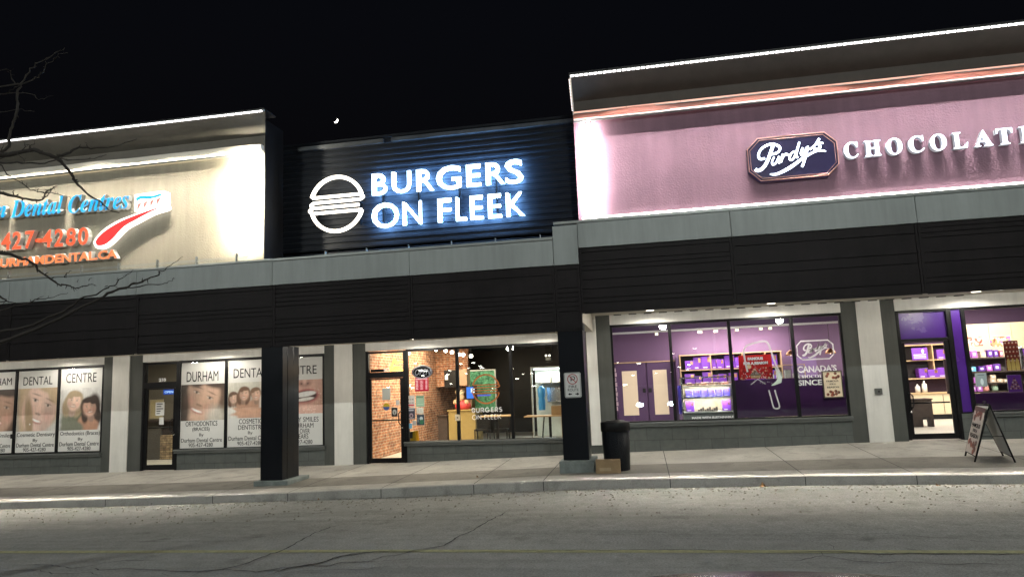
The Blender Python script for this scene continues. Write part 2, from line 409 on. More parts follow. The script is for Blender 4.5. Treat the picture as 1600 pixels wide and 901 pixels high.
def concrete(name, col, joints=True):
    m, nt, b = new_mat(name); N = nt.nodes; L = nt.links
    tc = N.new('ShaderNodeTexCoord')
    n1 = N.new('ShaderNodeTexNoise'); n1.inputs['Scale'].default_value = 1.1; n1.inputs['Detail'].default_value = 7; L.new(tc.outputs['Object'], n1.inputs[0])
    n2 = N.new('ShaderNodeTexNoise'); n2.inputs['Scale'].default_value = 45; n2.inputs['Detail'].default_value = 6; n2.inputs['Roughness'].default_value = .8; L.new(tc.outputs['Object'], n2.inputs[0])
    r1 = N.new('ShaderNodeMapRange'); r1.inputs[1].default_value=.3; r1.inputs[2].default_value=.7; r1.inputs[3].default_value=.80; r1.inputs[4].default_value=1.15; L.new(n1.outputs[0], r1.inputs[0])
    r2 = N.new('ShaderNodeMapRange'); r2.inputs[1].default_value=.35; r2.inputs[2].default_value=.65; r2.inputs[3].default_value=.82; r2.inputs[4].default_value=1.16; L.new(n2.outputs[0], r2.inputs[0])
    mm = N.new('ShaderNodeMath'); mm.operation = 'MULTIPLY'; L.new(r1.outputs[0], mm.inputs[0]); L.new(r2.outputs[0], mm.inputs[1])
    vo = N.new('ShaderNodeTexVoronoi'); vo.inputs['Scale'].default_value = 2.6; L.new(tc.outputs['Object'], vo.inputs['Vector'])
    rv = N.new('ShaderNodeMapRange'); rv.inputs[1].default_value=.03; rv.inputs[2].default_value=.07; rv.inputs[3].default_value=.55; rv.inputs[4].default_value=1; L.new(vo.outputs['Distance'], rv.inputs[0])
    n4 = N.new('ShaderNodeTexNoise'); n4.inputs['Scale'].default_value = 2.3; n4.inputs['Detail'].default_value = 8; n4.inputs['Roughness'].default_value=.7; L.new(tc.outputs['Object'], n4.inputs[0])
    r4 = N.new('ShaderNodeMapRange'); r4.inputs[1].default_value=.52; r4.inputs[2].default_value=.68; r4.inputs[3].default_value=1; r4.inputs[4].default_value=.66; L.new(n4.outputs[0], r4.inputs[0])
    m5 = N.new('ShaderNodeMath'); m5.operation='MULTIPLY'; L.new(rv.outputs[0], m5.inputs[0]); L.new(r4.outputs[0], m5.inputs[1])
    m6 = N.new('ShaderNodeMath'); m6.operation='MULTIPLY'; L.new(mm.outputs[0], m6.inputs[0]); L.new(m5.outputs[0], m6.inputs[1]); mm = m6
    mx = N.new('ShaderNodeMix'); mx.data_type='RGBA'; mx.blend_type='MULTIPLY'; mx.inputs[0].default_value=1; mx.inputs[6].default_value=tuple(col)+(1,)
    L.new(mm.outputs[0], mx.inputs[7]); L.new(mx.outputs[2], b.inputs['Base Color']); b.inputs['Roughness'].default_value=.85
    bp = N.new('ShaderNodeBump'); bp.inputs['Strength'].default_value=.3; bp.inputs['Distance'].default_value=.01; L.new(n2.outputs[0], bp.inputs['Height']); L.new(bp.outputs[0], b.inputs['Normal'])
    return m
m_walk = concrete('sidewalk_concrete', (.42,.40,.36)); m_curb = concrete('curb_concrete', (.40,.39,.36)); m_band = concrete('grey_walk_band', (.215,.20,.175))
m_crack = M('crack_filler', (.02,.02,.02), .9, var=0); m_yel = M('faded_yellow_paint', (.27,.265,.13), .8, var=.3, scale=12, bump=.3, bscale=60)

xs = [x for x in np.linspace(-40, 40, 81)]
g = MB(); g.box(-400, 400, -400, 400, -3.6, -2.9); g.build('ground', m_asph, kind='structure')
grid_mesh('road', xs, [-60,-30,-12,-4,2,6,9,9.8,10.6,11.4,12.2,13.02], road_z, m_asph, kind='structure')
# sidewalk sheet, a darker band along it and the curb
grid_mesh('sidewalk', xs, [13.14]+[13.5+.5*i for i in range(8)]+[17.3], walk_z, m_walk, kind='structure')
def bandz(x, y): return walk_z(x, y)+.004
grid_mesh('dark_walk_band', xs, [13.62,13.9,14.35,14.82], bandz, m_band, kind='structure')
cb = MB(); prof = [(13.0,'b',-.25),(13.0,'b',.0),(13.012,'t',-.018),(13.03,'t',0.0),(13.145,'t',.003),(13.145,'t',-.3)]
vs = []
for x in xs:
    for y, r, dz in prof: vs.append((x, y, (itp(CURB_BOT, x) if r == 'b' else walk_z(x, y))+dz))
n = len(prof); fs = [(i*n+k, (i+1)*n+k, (i+1)*n+k+1, i*n+k+1) for i in range(len(xs)-1) for k in range(n-1)]
cb.add(vs, fs); cb.build('curb', m_curb, kind='structure')
# joints cut in sidewalk and curb
jm = MB()
for x in [-16.4,-13.5,-10.9,-8.5,-6.9,-5.0,-3.2,-1.9,.35,2.6,4.35,6.6,9]:
    x2 = x + (1.0 if x < -6 else .55 if x < 2 else .9)*0
    for k in range(10):
        ya, yb = 13.145+3.85*k/10, 13.145+3.85*(k+1)/10
        jm.add([(x-.007,ya,walk_z(x,ya)+.006),(x+.007,ya,walk_z(x,ya)+.006),(x+.007,yb,walk_z(x,yb)+.006),(x-.007,yb,walk_z(x,yb)+.006)], [(0,1,2,3)])
    zt = itp(CURB_TOP, x); zb = itp(CURB_BOT, x)
    jm.add([(x-.006,12.996,zb),(x+.006,12.996,zb),(x+.006,12.996,zt-.01),(x-.006,12.996,zt-.01)], [(0,1,2,3)])
    jm.add([(x-.007,13.03,walk_z(x,13.03)+.003),(x+.007,13.03,walk_z(x,13.03)+.003),(x+.007,13.145,walk_z(x,13.145)+.006),(x-.007,13.145,walk_z(x,13.145)+.006)], [(0,1,2,3)])
jm.build('sidewalk_joints', m_crack, kind='structure')
# grit along the gutter
gr = MB()
for i in range(2000):
    x = random.uniform(-17, 9); d = random.expovariate(4.5) if random.random()<.6 else random.uniform(0,2.4); y = 12.985-min(d, 3.0); s = random.uniform(.006,.022); z = road_z(x, y)
    gr.add([(x-s,y-s,z),(x+s,y-s*.6,z),(x+s*.7,y+s,z),(x-s*.8,y+s*.7,z),(x,y,z+s*.9)], [(0,1,4),(1,2,4),(2,3,4),(3,0,4)])
gr.build('gutter_grit', M('pale_grit', (.21,.195,.165), .9, var=.4, scale=30), kind='stuff')
# yellow line and cracks
ym = MB(); xx = list(np.linspace(-30, 30, 121))
for i in range(120):
    a, b_ = xx[i], xx[i+1]; w = .066
    f = lambda x: 8.56 - max(0, (-3-x))*.018
    ym.add([(a,f(a)-w,road_z(a,f(a))+.004),(b_,f(b_)-w,road_z(b_,f(b_))+.004),(b_,f(b_)+w,road_z(b_,f(b_))+.004),(a,f(a)+w,road_z(a,f(a))+.004)], [(0,1,2,3)])
ym.build('yellow_line', m_yel, kind='structure')
CR=[
(0.012, [(-7.71, 7.52), (-7.55, 7.51), (-7.41, 7.57), (-7.17, 7.54), (-6.88, 7.42), (-6.6, 7.39), (-6.45, 7.49), (-6.14, 7.32)]),
(0.016, [(-7.9, 7.8), (-7.66, 7.77), (-7.5, 7.81), (-7.26, 7.79), (-6.98, 7.69), (-6.82, 7.64), (-6.73, 7.71), (-6.65, 7.77), (-6.63, 7.92), (-6.48, 7.98), (-6.29, 8.05), (-5.99, 8.03)]),
(0.02, [(-6.63, 7.7), (-6.4, 7.58), (-6.27, 7.62), (-6.09, 7.66), (-5.85, 7.62), (-5.63, 7.61), (-5.42, 7.55), (-5.17, 7.54), (-5.01, 7.59), (-4.87, 7.63), (-4.79, 7.76), (-4.73, 7.92), (-4.71, 8.11), (-4.7, 8.23), (-4.66, 8.39), (-4.61, 8.69), (-4.67, 9.2), (-4.71, 9.61), (-4.67, 10.05), (-4.55, 10.29)]),
(0.022, [(-5.05, 7.33), (-5.08, 7.52), (-4.95, 7.59), (-4.81, 7.65), (-4.65, 7.6), (-4.39, 7.56), (-4.17, 7.72), (-3.95, 7.83), (-3.79, 7.97), (-3.75, 8.2), (-3.68, 8.32), (-3.53, 8.44), (-3.33, 8.53), (-2.93, 8.53), (-2.8, 8.65), (-2.58, 8.78), (-2.54, 9.33), (-2.42, 9.73), (-2.35, 10.35), (-2.26, 10.71), (-2.2, 11.17)]),
(0.015, [(-5.55, 7.61), (-5.47, 7.44), (-5.3, 7.32)]),
(0.018, [(-4.39, 7.56), (-4.3, 7.61), (-4.14, 7.59), (-4.09, 7.72), (-3.89, 7.83), (-3.66, 7.8), (-3.55, 7.98), (-3.26, 8.02), (-3.17, 8.25), (-3.02, 8.33), (-2.91, 8.49), (-2.76, 8.59), (-2.62, 8.72)]),
(0.024, [(-4.18, 7.38), (-4.13, 7.58), (-4.04, 7.77), (-3.92, 7.85), (-3.78, 8.0), (-3.71, 8.24), (-3.64, 8.32), (-3.51, 8.4), (-3.33, 8.53)]),
(0.01, [(-3.66, 7.78), (-3.54, 7.94), (-3.37, 8.0), (-3.15, 8.04), (-2.9, 8.11), (-2.73, 8.18), (-2.5, 8.24)]),
(0.009, [(-4.16, 7.41), (-3.87, 7.59), (-3.64, 7.66), (-3.38, 7.67), (-3.19, 7.67), (-2.98, 7.8), (-2.72, 7.87)]),
(0.007, [(-4.69, 8.43), (-4.45, 8.39), (-4.19, 8.42), (-3.9, 8.48), (-3.59, 8.45), (-3.33, 8.51)]),
(0.01, [(-2.58, 8.72), (-2.44, 8.67), (-2.37, 8.54)]),
(0.009, [(-2.27, 8.56), (-2.05, 8.53), (-1.66, 8.55), (-1.51, 8.56)]),
(0.014, [(-1.66, 8.56), (-1.32, 8.55), (-0.91, 8.6), (-0.53, 8.59), (-0.16, 8.64), (0.02, 8.61), (0.2, 8.65), (0.47, 8.62), (0.73, 8.59), (0.99, 8.58), (1.24, 8.54)]),
(0.022, [(1.24, 8.54), (1.44, 8.52), (1.67, 8.56), (1.82, 8.54), (2.0, 8.54), (2.16, 8.49), (2.29, 8.47), (2.4, 8.42), (2.63, 8.48), (2.85, 8.45), (3.09, 8.45), (3.33, 8.48), (3.52, 8.44), (3.78, 8.47)]),
(0.011, [(1.39, 9.42), (1.58, 9.43), (1.89, 9.5), (2.08, 9.45), (2.3, 9.39), (2.57, 9.42), (2.78, 9.42), (2.93, 9.35), (3.15, 9.26), (3.38, 9.2), (3.51, 9.11), (3.6, 9.04), (3.69, 9.03)]),
(0.012, [(1.17, 8.11), (1.32, 8.13), (1.51, 8.17), (1.64, 8.25), (1.77, 8.35), (1.92, 8.24), (2.06, 8.13), (2.27, 8.08), (2.51, 8.12), (2.65, 8.07), (2.84, 8.0), (3.0, 8.03), (3.2, 8.07), (3.34, 8.02), (3.55, 7.98)]),
(0.02, [(1.8, 8.53), (1.78, 8.35)]),
(0.013, [(1.95, 8.59), (1.99, 8.79), (1.98, 8.91)]),
(0.008, [(2.02, 8.91), (2.1, 9.01), (2.21, 9.04), (2.32, 9.06)]),
(0.01, [(2.34, 8.45), (2.34, 8.32), (2.39, 8.29)]),
(0.008, [(-8.66, 8.44), (-8.74, 8.77), (-8.77, 9.06)]),
]

cm = MB()
for w, pts in CR:
    q = []
    for i in range(len(pts)-1):
        n_ = max(2, int(math.hypot(pts[i+1][0]-pts[i][0], pts[i+1][1]-pts[i][1])/.07))
        for k in range(n_):
            t = k/n_; q.append((pts[i][0]*(1-t)+pts[i+1][0]*t+random.gauss(0,.010), pts[i][1]*(1-t)+pts[i+1][1]*t+random.gauss(0,.012)))
    q.append(pts[-1])
    Ls = []; Rs = []
    for i, (x, y) in enumerate(q):
        a = q[max(i-1,0)]; c = q[min(i+1,len(q)-1)]; dx, dy = c[0]-a[0], c[1]-a[1]; l = math.hypot(dx,dy) or 1
        e = min(1, i/4, (len(q)-1-i)/4)*.9+.1; h = w*.52*e*random.uniform(.45,1.35); z = road_z(x, y)+.007
        Ls.append((x-dy/l*h, y+dx/l*h, z)); Rs.append((x+dy/l*h, y-dx/l*h, z))
    n_ = len(q); cm.add(Ls+Rs, [(i, i+1, n_+i+1, n_+i) for i in range(n_-1)])
cm.build('asphalt_cracks', m_crack, kind='structure')
# ---------------------------------------------------------------- the three shop units
D1 = thing('dental_office_building', (-13, 17.5, -1.9), 'dental office with cream lit sign wall and photo-covered windows, left end of the plaza', 'building')
D2 = thing('burger_restaurant_building', (-4.5, 17.5, -1.8), 'burger restaurant unit with a recessed black ribbed sign wall and a brick-walled interior', 'building')
D3 = thing('chocolate_shop_building', (3, 17.5, -1.6), 'chocolate shop unit with mauve stucco sign wall and purple window film, at the right end', 'building')
UN = {'L': D1, 'M': D2, 'R': D3}
def part(name, mb, mat, p, **k): return mb.build(name, mat, p, **k)

def window(p, x0, x1, zb, zt, mull, glass=m_glass, sill_z=None, wleft=.05, wright=.05):
    f = MB(); y0, y1 = 16.985, 17.09
    f.box(x0, x1, y0, y1, zt, zt+.06); f.box(x0, x1, y0, y1, zb-.05, zb)
    f.box(x0, x0+wleft, y0+.002, y1, zb, zt); f.box(x1-wright, x1, y0+.002, y1, zb, zt)
    for m in mull: f.box(m-.035, m+.035, y0+.003, y1, zb, zt)
    w = f.build('window', m_frame, p, bevel=.004)
    edges = [x0+wleft] + [e for m in mull for e in (m-.035, m+.035)] + [x1-wright]
    for i in range(0, len(edges), 2):
        MB().box(edges[i], edges[i+1], 17.044, 17.052, zb, zt).build('pane', glass, w)
    if sill_z is not None:
        MB().box(x0-.06, x1+.02, 16.90, 16.985, sill_z+.055, sill_z+.10).box(x0-.06, x1+.02, 16.93, 16.99, sill_z, sill_z+.045).build('sill', m_sill, w, bevel=.004)
    return w
def door(p, x0, x1, zb, zt, ztr, gl, gr, gb, gt, trans, hb, hinge=1):
    f = MB()
    f.box(x0, x0+.07, 16.985, 17.10, zb, zt); f.box(x1-.07, x1, 16.985, 17.10, zb, zt)
    f.box(x0+.07, x1-.07, 16.987, 17.10, zt-.05, zt); f.box(x0+.07, x1-.07, 16.987, 17.10, hb, ztr)
    d = f.build('door_frame', m_frame, p, bevel=.004)
    MB().box(x0+.07, x1-.07, 17.05, 17.058, ztr, zt-.05).build('transom_pane', trans, d)
    lf = MB(); a, b = x0+.075, x1-.075
    lf.box(a, gl, 17.005, 17.065, zb+.012, hb-.005); lf.box(gr, b, 17.005, 17.065, zb+.012, hb-.005)
    lf.box(gl, gr, 17.007, 17.063, zb+.012, gb); lf.box(gl, gr, 17.007, 17.063, gt, hb-.005)
    l = lf.build('door', m_frame, p, bevel=.004)
    MB().box(gl, gr, 17.03, 17.038, gb, gt).build('pane', m_glass, l)
    hx = gr+.03 if hinge == 1 else gl-.03; s = -1 if hinge == 1 else 1
    MB().tube([(hx,17.0,-.86),(hx,16.93,-.86),(hx+s*.05,16.92,-.80),(hx+s*.05,16.92,-.58),(hx,16.93,-.52),(hx,17.0,-.52)], .013, 8).build('handle', m_blk, l)
    MB().tube([(gl,17.09,-.74),(gr,17.09,-.74)], .017, 8).build('push_bar', m_blk, l)
    MB().tube([(hx+.01,17.005,-.93),(hx+.01,16.985,-.93)], .022, 12).build('lock', m_chrome, l)
    return l
def wallbox(p, x0, x1, z0, z1, mat, name='wall', y0=17.0, y1=17.2, bevel=0): return MB().box(x0, x1, y0, y1, z0, z1).build(name, mat, p, bevel=bevel)

def pilasters(p, xs, top, white_top=None):
    a, b, c, d = xs
    wallbox(p, a, b, -2.3, top, m_dark, 'grey_pilaster', 16.99, 17.2)
    wallbox(p, b, c, itp(WALL_Z, b)-.1, white_top or top, m_white, 'white_pilaster', 16.955, 17.2, .006)
    wallbox(p, c, d, -2.3, top, m_dark, 'grey_pilaster', 16.99, 17.2)

# ---- dental unit
p = D1
window(p, -19.95, -14.44, -1.31, .945, [-18.59, -17.22, -15.85], sill_z=-1.44)
wallbox(p, -24, -19.95, -2.4, 1.24, m_dark); wallbox(p, -19.95, -14.44, -2.4, -1.36, m_block, 'base_wall', 16.992)
wallbox(p, -24, -14.44, 1.005, 1.26, m_white, 'lintel', 16.975, 17.2, .005)
pilasters(p, (-14.44, -14.15, -13.64, -13.25), 1.26)
door(p, -13.25, -12.17, -1.845, .985, .46, -13.10, -12.32, -1.70, .27, m_glass, .30)
window(p, -12.17, -8.02, -1.295, .945, [-10.79, -9.41], sill_z=-1.415)
wallbox(p, -12.17, -8.02, -2.4, -1.345, m_block, 'base_wall', 16.992)
wallbox(p, -13.25, -8.02, 1.005, 1.26, m_white, 'lintel', 16.975, 17.2, .005)
pilasters(p, (-8.02, -7.74, -7.25, -7.10), 1.26)
wallbox(p, -24, -7.12, 1.26, 3.3, m_dkwall, 'bulkhead_wall', 17.0, 17.2)
# ---- burger unit
p = D2
wallbox(p, -7.10, -6.90, -2.3, 1.26, m_dark, 'grey_pilaster', 16.99, 17.2)
door(p, -6.90, -5.84, -1.79, .985, .46, -6.77, -6.00, -1.66, .27, m_glassb, .31)
window(p, -5.84, -1.72, -1.265, .945, [-4.52, -3.165], m_glassb, sill_z=-1.375)
wallbox(p, -5.84, -1.72, -2.3, -1.315, m_block, 'base_wall', 16.992)
wallbox(p, -6.90, -1.72, 1.005, 1.26, m_white, 'lintel', 16.975, 17.2, .005)
wallbox(p, -1.72, -1.29, -2.3, 1.26, m_dark, 'grey_pilaster', 16.99, 17.2)
wallbox(p, -7.08, -1.30, 1.26, 3.3, m_dkwall, 'bulkhead_wall', 17.0, 17.2)
# ---- chocolate unit
p = D3
wallbox(p, -1.29, -1.045, -1.47, 1.485, m_white, 'white_pilaster', 16.955, 17.2, .006)
wallbox(p, -1.29, -1.045, -2.3, -1.472, m_dark, 'grey_pilaster', 16.992, 17.2)
wallbox(p, -1.29, -1.045, 1.487, 3.3, m_soffit, 'end_board', 16.98, 17.2)
wallbox(p, -1.045, -.71, -2.3, 1.62, m_dark, 'grey_pilaster', 16.99, 17.2)
window(p, -.71, 4.49, -.945, 1.275, [.68, 2.03, 3.415], sill_z=-1.075)
wallbox(p, -.71, 4.49, -2.2, -.995, m_block, 'base_wall', 16.992)
wallbox(p, -.71, 4.49, 1.335, 1.62, m_white, 'lintel', 16.975, 17.2, .005)
pilasters(p, (4.49, 4.815, 5.32, 5.62), 1.62)
door(p, 5.62, 6.73, -1.53, 1.30, .67, 5.755, 6.565, -1.40, .57, m_vinyl2, .60, hinge=-1)
MB().frame(6.73, 6.99, 16.985, 17.09, -.99, 1.30, .03).build('side_light', m_frame, p, bevel=.003)
MB().box(6.76, 6.96, 17.03, 17.04, -.96, 1.27).build('side_film', m_vinyl2, p)
window(p, 6.99, 12.2, -.945, 1.245, [8.62, 10.3], sill_z=-1.075)
wallbox(p, 6.73, 12.2, -2.2, -.995, m_block, 'base_wall', 16.992)
wallbox(p, 5.62, 12.2, 1.305, 1.62, m_white, 'lintel', 16.975, 17.2, .005)
wallbox(p, 12.2, 15, -2.2, 1.62, m_dark)
wallbox(p, -1.04, 15, 1.62, 3.3, m_dkwall, 'bulkhead_wall', 17.0, 17.2)

# ---- soffits
def soffit(p, x0, x1, z): MB().box(x0, x1, 14.13, 16.99, z, z+.05).build('soffit', m_soffit, p)
soffit(D1, -24, -7.11, 1.205); soffit(D2, -7.09, -1.14, 1.205); soffit(D3, -1.12, 15, 1.575)
MB().box(-1.14, -1.12, 14.13, 16.95, 1.20, 1.70).build('soffit_step', m_soffit, D3)
# slotted vent at the head of the right soffit
v = MB()
for i in range(22): v = MB(); v.box(-.60+.355*i, -.42+.355*i, 16.90, 16.972, 1.557, 1.573); v.build('soffit_vent', m_blk, D3)

# ---- fascia: slatted panels below, grey panels above
def slats(p, x0, x1, z0, z1, seed, y=14.0):
    r = random.Random(seed); n = 14; h = (z1-z0)/n; cuts = [0]
    k = 0
    while k < n:
        k += r.choice([1,1,1,2,2,3,4]); cuts.append(min(k, n))
    b = MB(); b.box(x0, x1, y+.035, y+.13, z0, z1)
    part('slat_backing', b, m_slatback, p)
    b = MB()
    for a, c in zip(cuts, cuts[1:]): b.box(x0+.05, x1-.05, y+.012, y+.034, z0+a*h+.008, z0+c*h-.008)
    b.build('slat_panel', m_slat, p)
    b = MB(); b.box(x0, x0+.05, y, y+.034, z0, z1); b.box(x1-.045, x1, y+.001, y+.034, z0, z1); b.box(x0+.05, x1-.045, y+.002, y+.034, z0-.02, z0+.004); b.build('slat_stile', m_slat, p)
def panel(p, x0, x1, z0, z1): MB().box(x0+.005, x1-.005, 13.965, 14.13, z0, z1).build('fascia_panel', m_panel, p, bevel=.004)
JL = [-24.4, -21.1, -17.8, -14.48, -11.13, -7.80]; JM = [-7.80, -4.68, -1.63]; JR = [-1.12, 1.86, 5.19, 8.5, 11.8, 15]
sd = 3
for J, p, z0, z1, z2 in ((JL, D1, 1.04, 2.365, 2.895), (JM, D2, 1.04, 2.365, 2.885), (JR, D3, 1.375, 2.685, 3.19)):
    for a, b in zip(J, J[1:]):
        slats(p, a+.003, b-.003, z0, z1-.002, sd); panel(p, a, b, z1, z2); sd += 1
slats(D2, -1.627, -1.123, 1.04, 2.36, 77); panel(D3, -1.63, -1.12, 2.362, 3.165)
# coping and roof ledge behind the fascia
for p, x0, x1, z in ((D1, -24.4, -7.80, 2.895), (D2, -7.80, -1.632, 2.885), (D3, -1.60, 15, 3.19)):
    MB().box(x0, x1, 13.935, 14.16, z+.002, z+.055).build('coping', m_cop, p, bevel=.006)
    MB().box(x0+.01, x1-.01, 14.131, 15.9, z-.16, z-.06).build('roof_ledge', m_cop, p)
    MB().box(x0+.01, x1-.01, 14.135, 16.99, 1.80 , 1.84).build('canopy_deck', m_dkwall, p)

# ---- sign walls
YW = 15.0
# left box
MB().box(-24, -8.60, YW, 15.86, 2.75, 6.58).build('stucco_sign_wall', m_stL, D1)
MB().prism([(0,0)], 0, 0) if False else None
b = MB(); pl = [(15.88,2.8),(15.88,6.60),(15.5,6.602),(15.3,6.602),(15.01,6.60),(15.01,2.8)]
b.add([(-8.597,y,z) for y,z in pl]+[(-8.583,y,z) for y,z in pl], [tuple(range(6)), tuple(range(11,5,-1))]+[(i,(i+1)%6,6+(i+1)%6,6+i) for i in range(6)]); b.build('side_return', m_dkwall, D1)
def canopy(p, x0, x1, z, yf, m, mlip, ext=0):
    MB().box(x0, x1+.004+ext, yf+.002, 14.95, z+.072, z+.10).box(x0, x1+.004, 14.951, 15.9, z+.072, z+.10).build('canopy_roof', m_dkwall, p)
    MB().box(x0, x1+ext, yf, yf+.05, z+.032, z+.070).build('canopy_lip', mlip, p, bevel=.004)
    b = MB(); b.add([(x0,yf+.06,z+.03),(x1+ext,yf+.06,z+.03),(x1,YW-.002,z-.33),(x0,YW-.002,z-.33),(x0,yf+.06,z+.068),(x1+ext,yf+.06,z+.068),(x1,YW-.002,z+.068),(x0,YW-.002,z+.068)],
        [(0,1,2,3),(4,7,6,5),(0,4,5,1),(1,5,6,2),(2,6,7,3),(3,7,4,0)]); b.build('canopy_soffit', m, p)
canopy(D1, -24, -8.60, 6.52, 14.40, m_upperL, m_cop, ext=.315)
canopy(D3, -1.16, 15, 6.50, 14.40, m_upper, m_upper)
def channel(p, x0, x1, z0, z1, yf, mat, lipm):
    n = int((x1-x0)/.12); xs_ = [x0+(x1-x0)*i/n for i in range(n+1)]
    r = random.Random(4); ph = [r.uniform(0, 6) for _ in range(4)]
    f = lambda x: yf - .018*math.sin(x*1.9+ph[0]) - .014*math.sin(x*3.3+ph[1])
    b = MB(); vs = []
    for x in xs_: vs += [(x, f(x), z0), (x, f(x), z1), (x, YW-.004, z1+.01), (x, YW-.004, z0)]
    fs = []
    for i in range(n):
        for k in range(4): fs.append((i*4+k, (i+1)*4+k, (i+1)*4+(k+1)%4, i*4+(k+1)%4))
    fs += [(0,1,2,3), (n*4+3,n*4+2,n*4+1,n*4)]
    b.add(vs, fs); b.build('sign_wall_channel', mat, p)
b = MB(); q_ = [(-8.282,14.458,6.545),(-8.597,15.02,6.185),(-8.597,15.02,6.60),(-8.282,14.458,6.60)]
b.add([(x,y,z) for x,y,z in q_]+[(x+.01,y+.004,z) for x,y,z in q_], [(0,1,2,3),(7,6,5,4)]+[(i,(i+1)%4,4+(i+1)%4,4+i) for i in range(4)]); b.build('canopy_cheek', m_dkwall, D1)
channel(D1, -24, -8.61, 5.80, 5.93, 14.83, m_creamch, None)
channel(D3, -1.15, 15, 5.715, 5.85, 14.83, m_pink, None)
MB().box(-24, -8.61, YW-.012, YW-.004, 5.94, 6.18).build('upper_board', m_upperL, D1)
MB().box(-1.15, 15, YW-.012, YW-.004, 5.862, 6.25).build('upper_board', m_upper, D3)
# right box
MB().box(-1.16, 15, YW, 15.86, 3.02, 6.56).build('stucco_sign_wall', m_stR, D3)
MB().tube([(-1.13,14.45,6.50),(-1.13,14.86,5.86)], .012, 6).tube([(-1.14,14.42,6.50),(-1.14,14.80,5.80)], .008, 6).build('canopy_bracket', m_creamch, D3)
# middle recessed ribbed wall
b = MB(); z = 2.8; k = 0
vs = []; zs = []
while z < 6.14: zs += [(z, 15.90), (z+.06, 15.90), (z+.075, 15.875), (z+.135, 15.875)]; z += .15
for zz, yy in zs: vs += [(-8.58, yy, zz), (-1.17, yy, zz)]
b.add(vs, [(2*i, 2*i+1, 2*i+3, 2*i+2) for i in range(len(zs)-1)]); b.box(-8.58, -1.17, 15.93, 16.1, 2.8, 6.2)
b.build('ribbed_sign_wall', m_corr, D2)
MB().box(-8.16, -5.9, 15.80, 15.93, 6.02, 6.12).box(-5.70, -1.2, 15.81, 15.93, 6.03, 6.125).build('wall_cap', M('dull_steel_cap', (.05,.055,.06), .5, metal=.3, var=.5, scale=2), D2, bevel=.006)
# interiors: shells
def shell(p, x0, x1, y1, zf, zc, mw, mf, mc, left=None, right=None):
    MB().box(x0, x1, 17.2, y1, zf-.1, zf).build('floor', mf, p)
    MB().box(x0, x1, 17.2, y1, zc, zc+.1).build('ceiling', mc, p)
    MB().box(x0, x1, y1, y1+.1, zf, zc).build('back_wall', mw, p)
    MB().box(x0-.06, x0, 17.2, y1, zf, zc).build('party_wall', left or mw, p); MB().box(x1, x1+.06, 17.2, y1, zf, zc).build('party_wall', right or mw, p)
m_beige = M('beige_reception_wall', (.24,.21,.17), .7, var=.05)
shell(D1, -23.8, -7.20, 22.0, -1.84, 1.45, m_beige, m_floor, m_ceil)
shell(D2, -7.0, -1.36, 27.0, -1.77, 1.55, m_dkwall, m_floor, m_ceil, left=m_brick)
shell(D3, -1.22, 14.8, 25.0, -1.55, 1.95, m_purple, m_floor, m_purple2)
MB().box(-6.99, -5.85, 23.5, 23.7, .05, 1.5).build('brick_return_wall', m_brickx, D2)
# roof slab closing the building behind the sign walls
for p, x0, x1, z in ((D1,-24,-7.11,3.3),(D2,-7.09,-1.3,3.3),(D3,-1.28,15,3.3)): MB().box(x0, x1, 15.9, 27.1, z, z+.15).build('roof', m_dkwall, p)

# ---------------------------------------------------------------- free-standing columns under the fascia
t = thing('column', (-7.82, 14.4, -1.86), 'black column on a low concrete base, in front of the dental windows', 'column', 'black columns under the fascia')
b = MB(); b.box(-8.07, -7.57, 14.02, 14.22, -1.775, 1.04); b.box(-8.07, -7.565, 14.225, 14.48, -1.775, 1.04); b.box(-8.07, -7.57, 14.485, 14.75, -1.775, 1.04)
b.build('shaft', m_black, t, bevel=.006)
MB().box(-8.18, -7.40, 13.93, 14.92, -1.95, -1.772).build('base', m_conc, t, bevel=.02)
t = thing('column', (-1.38, 14.4, -1.73), 'black column on a tall concrete block, carrying the white parking sign', 'column', 'black columns under the fascia')
b = MB(); b.box(-1.63, -1.13, 14.02, 14.38, -1.49, 1.04); b.box(-1.63, -1.135, 14.385, 14.75, -1.49, 1.38)
b.build('shaft', m_black, t, bevel=.006)
MB().box(-1.70, -1.02, 13.86, 14.85, -1.83, -1.488).build('base', m_conc, t, bevel=.015)
# ---------------------------------------------------------------- lit strips on the canopies and sign walls
ORD = ['first','second','third','fourth','fifth','sixth','seventh','eighth','ninth','tenth']
def led_rail(x0, x1, y, z, where, step=.10):
    mod = step*17; n = int((x1-x0)/mod+.5); proto = None
    for m in range(n):
        xa = x1-(n-m)*mod if where.startswith('dental') else x0+m*mod
        t = thing('led_strip', (xa+mod/2, y, z), ORD[m]+' length from the left of the LED row on the '+where+' canopy', 'light strip', 'rows of white LEDs along the canopy edges')
        MB().box(xa, xa+mod-.01, y-.012, y+.012, z+.012, z+.03).build('rail', m_cop, t)
        if proto is None:
            proto = MB().box(xa+.5*step-.036, xa+.5*step+.036, y-.016, y+.016, z-.020, z+.011).build('lamp', e_led, t); st = 1
        else: st = 0
        for i in range(st, 17):
            c = bpy.data.objects.new('lamp', proto.data); C.objects.link(c); c.parent = t
            c.location = (i*step, 0, 0)
led_rail(-17.5, -8.31, 14.385, 6.545, 'dental sign')
led_rail(-1.14, 10.5, 14.385, 6.515, 'mauve chocolate wall')
b = MB(); n = 22
for i in range(n): b.box(-1.165, -1.145, 14.40+.018*i, 14.41+.018*i, 6.44-.026*i, 6.455-.026*i)
b.build('end_light_strip', E('dim_led', (1,.85,.8), 3), label='thin line of small lights down the left end of the mauve wall canopy', category='light strip')
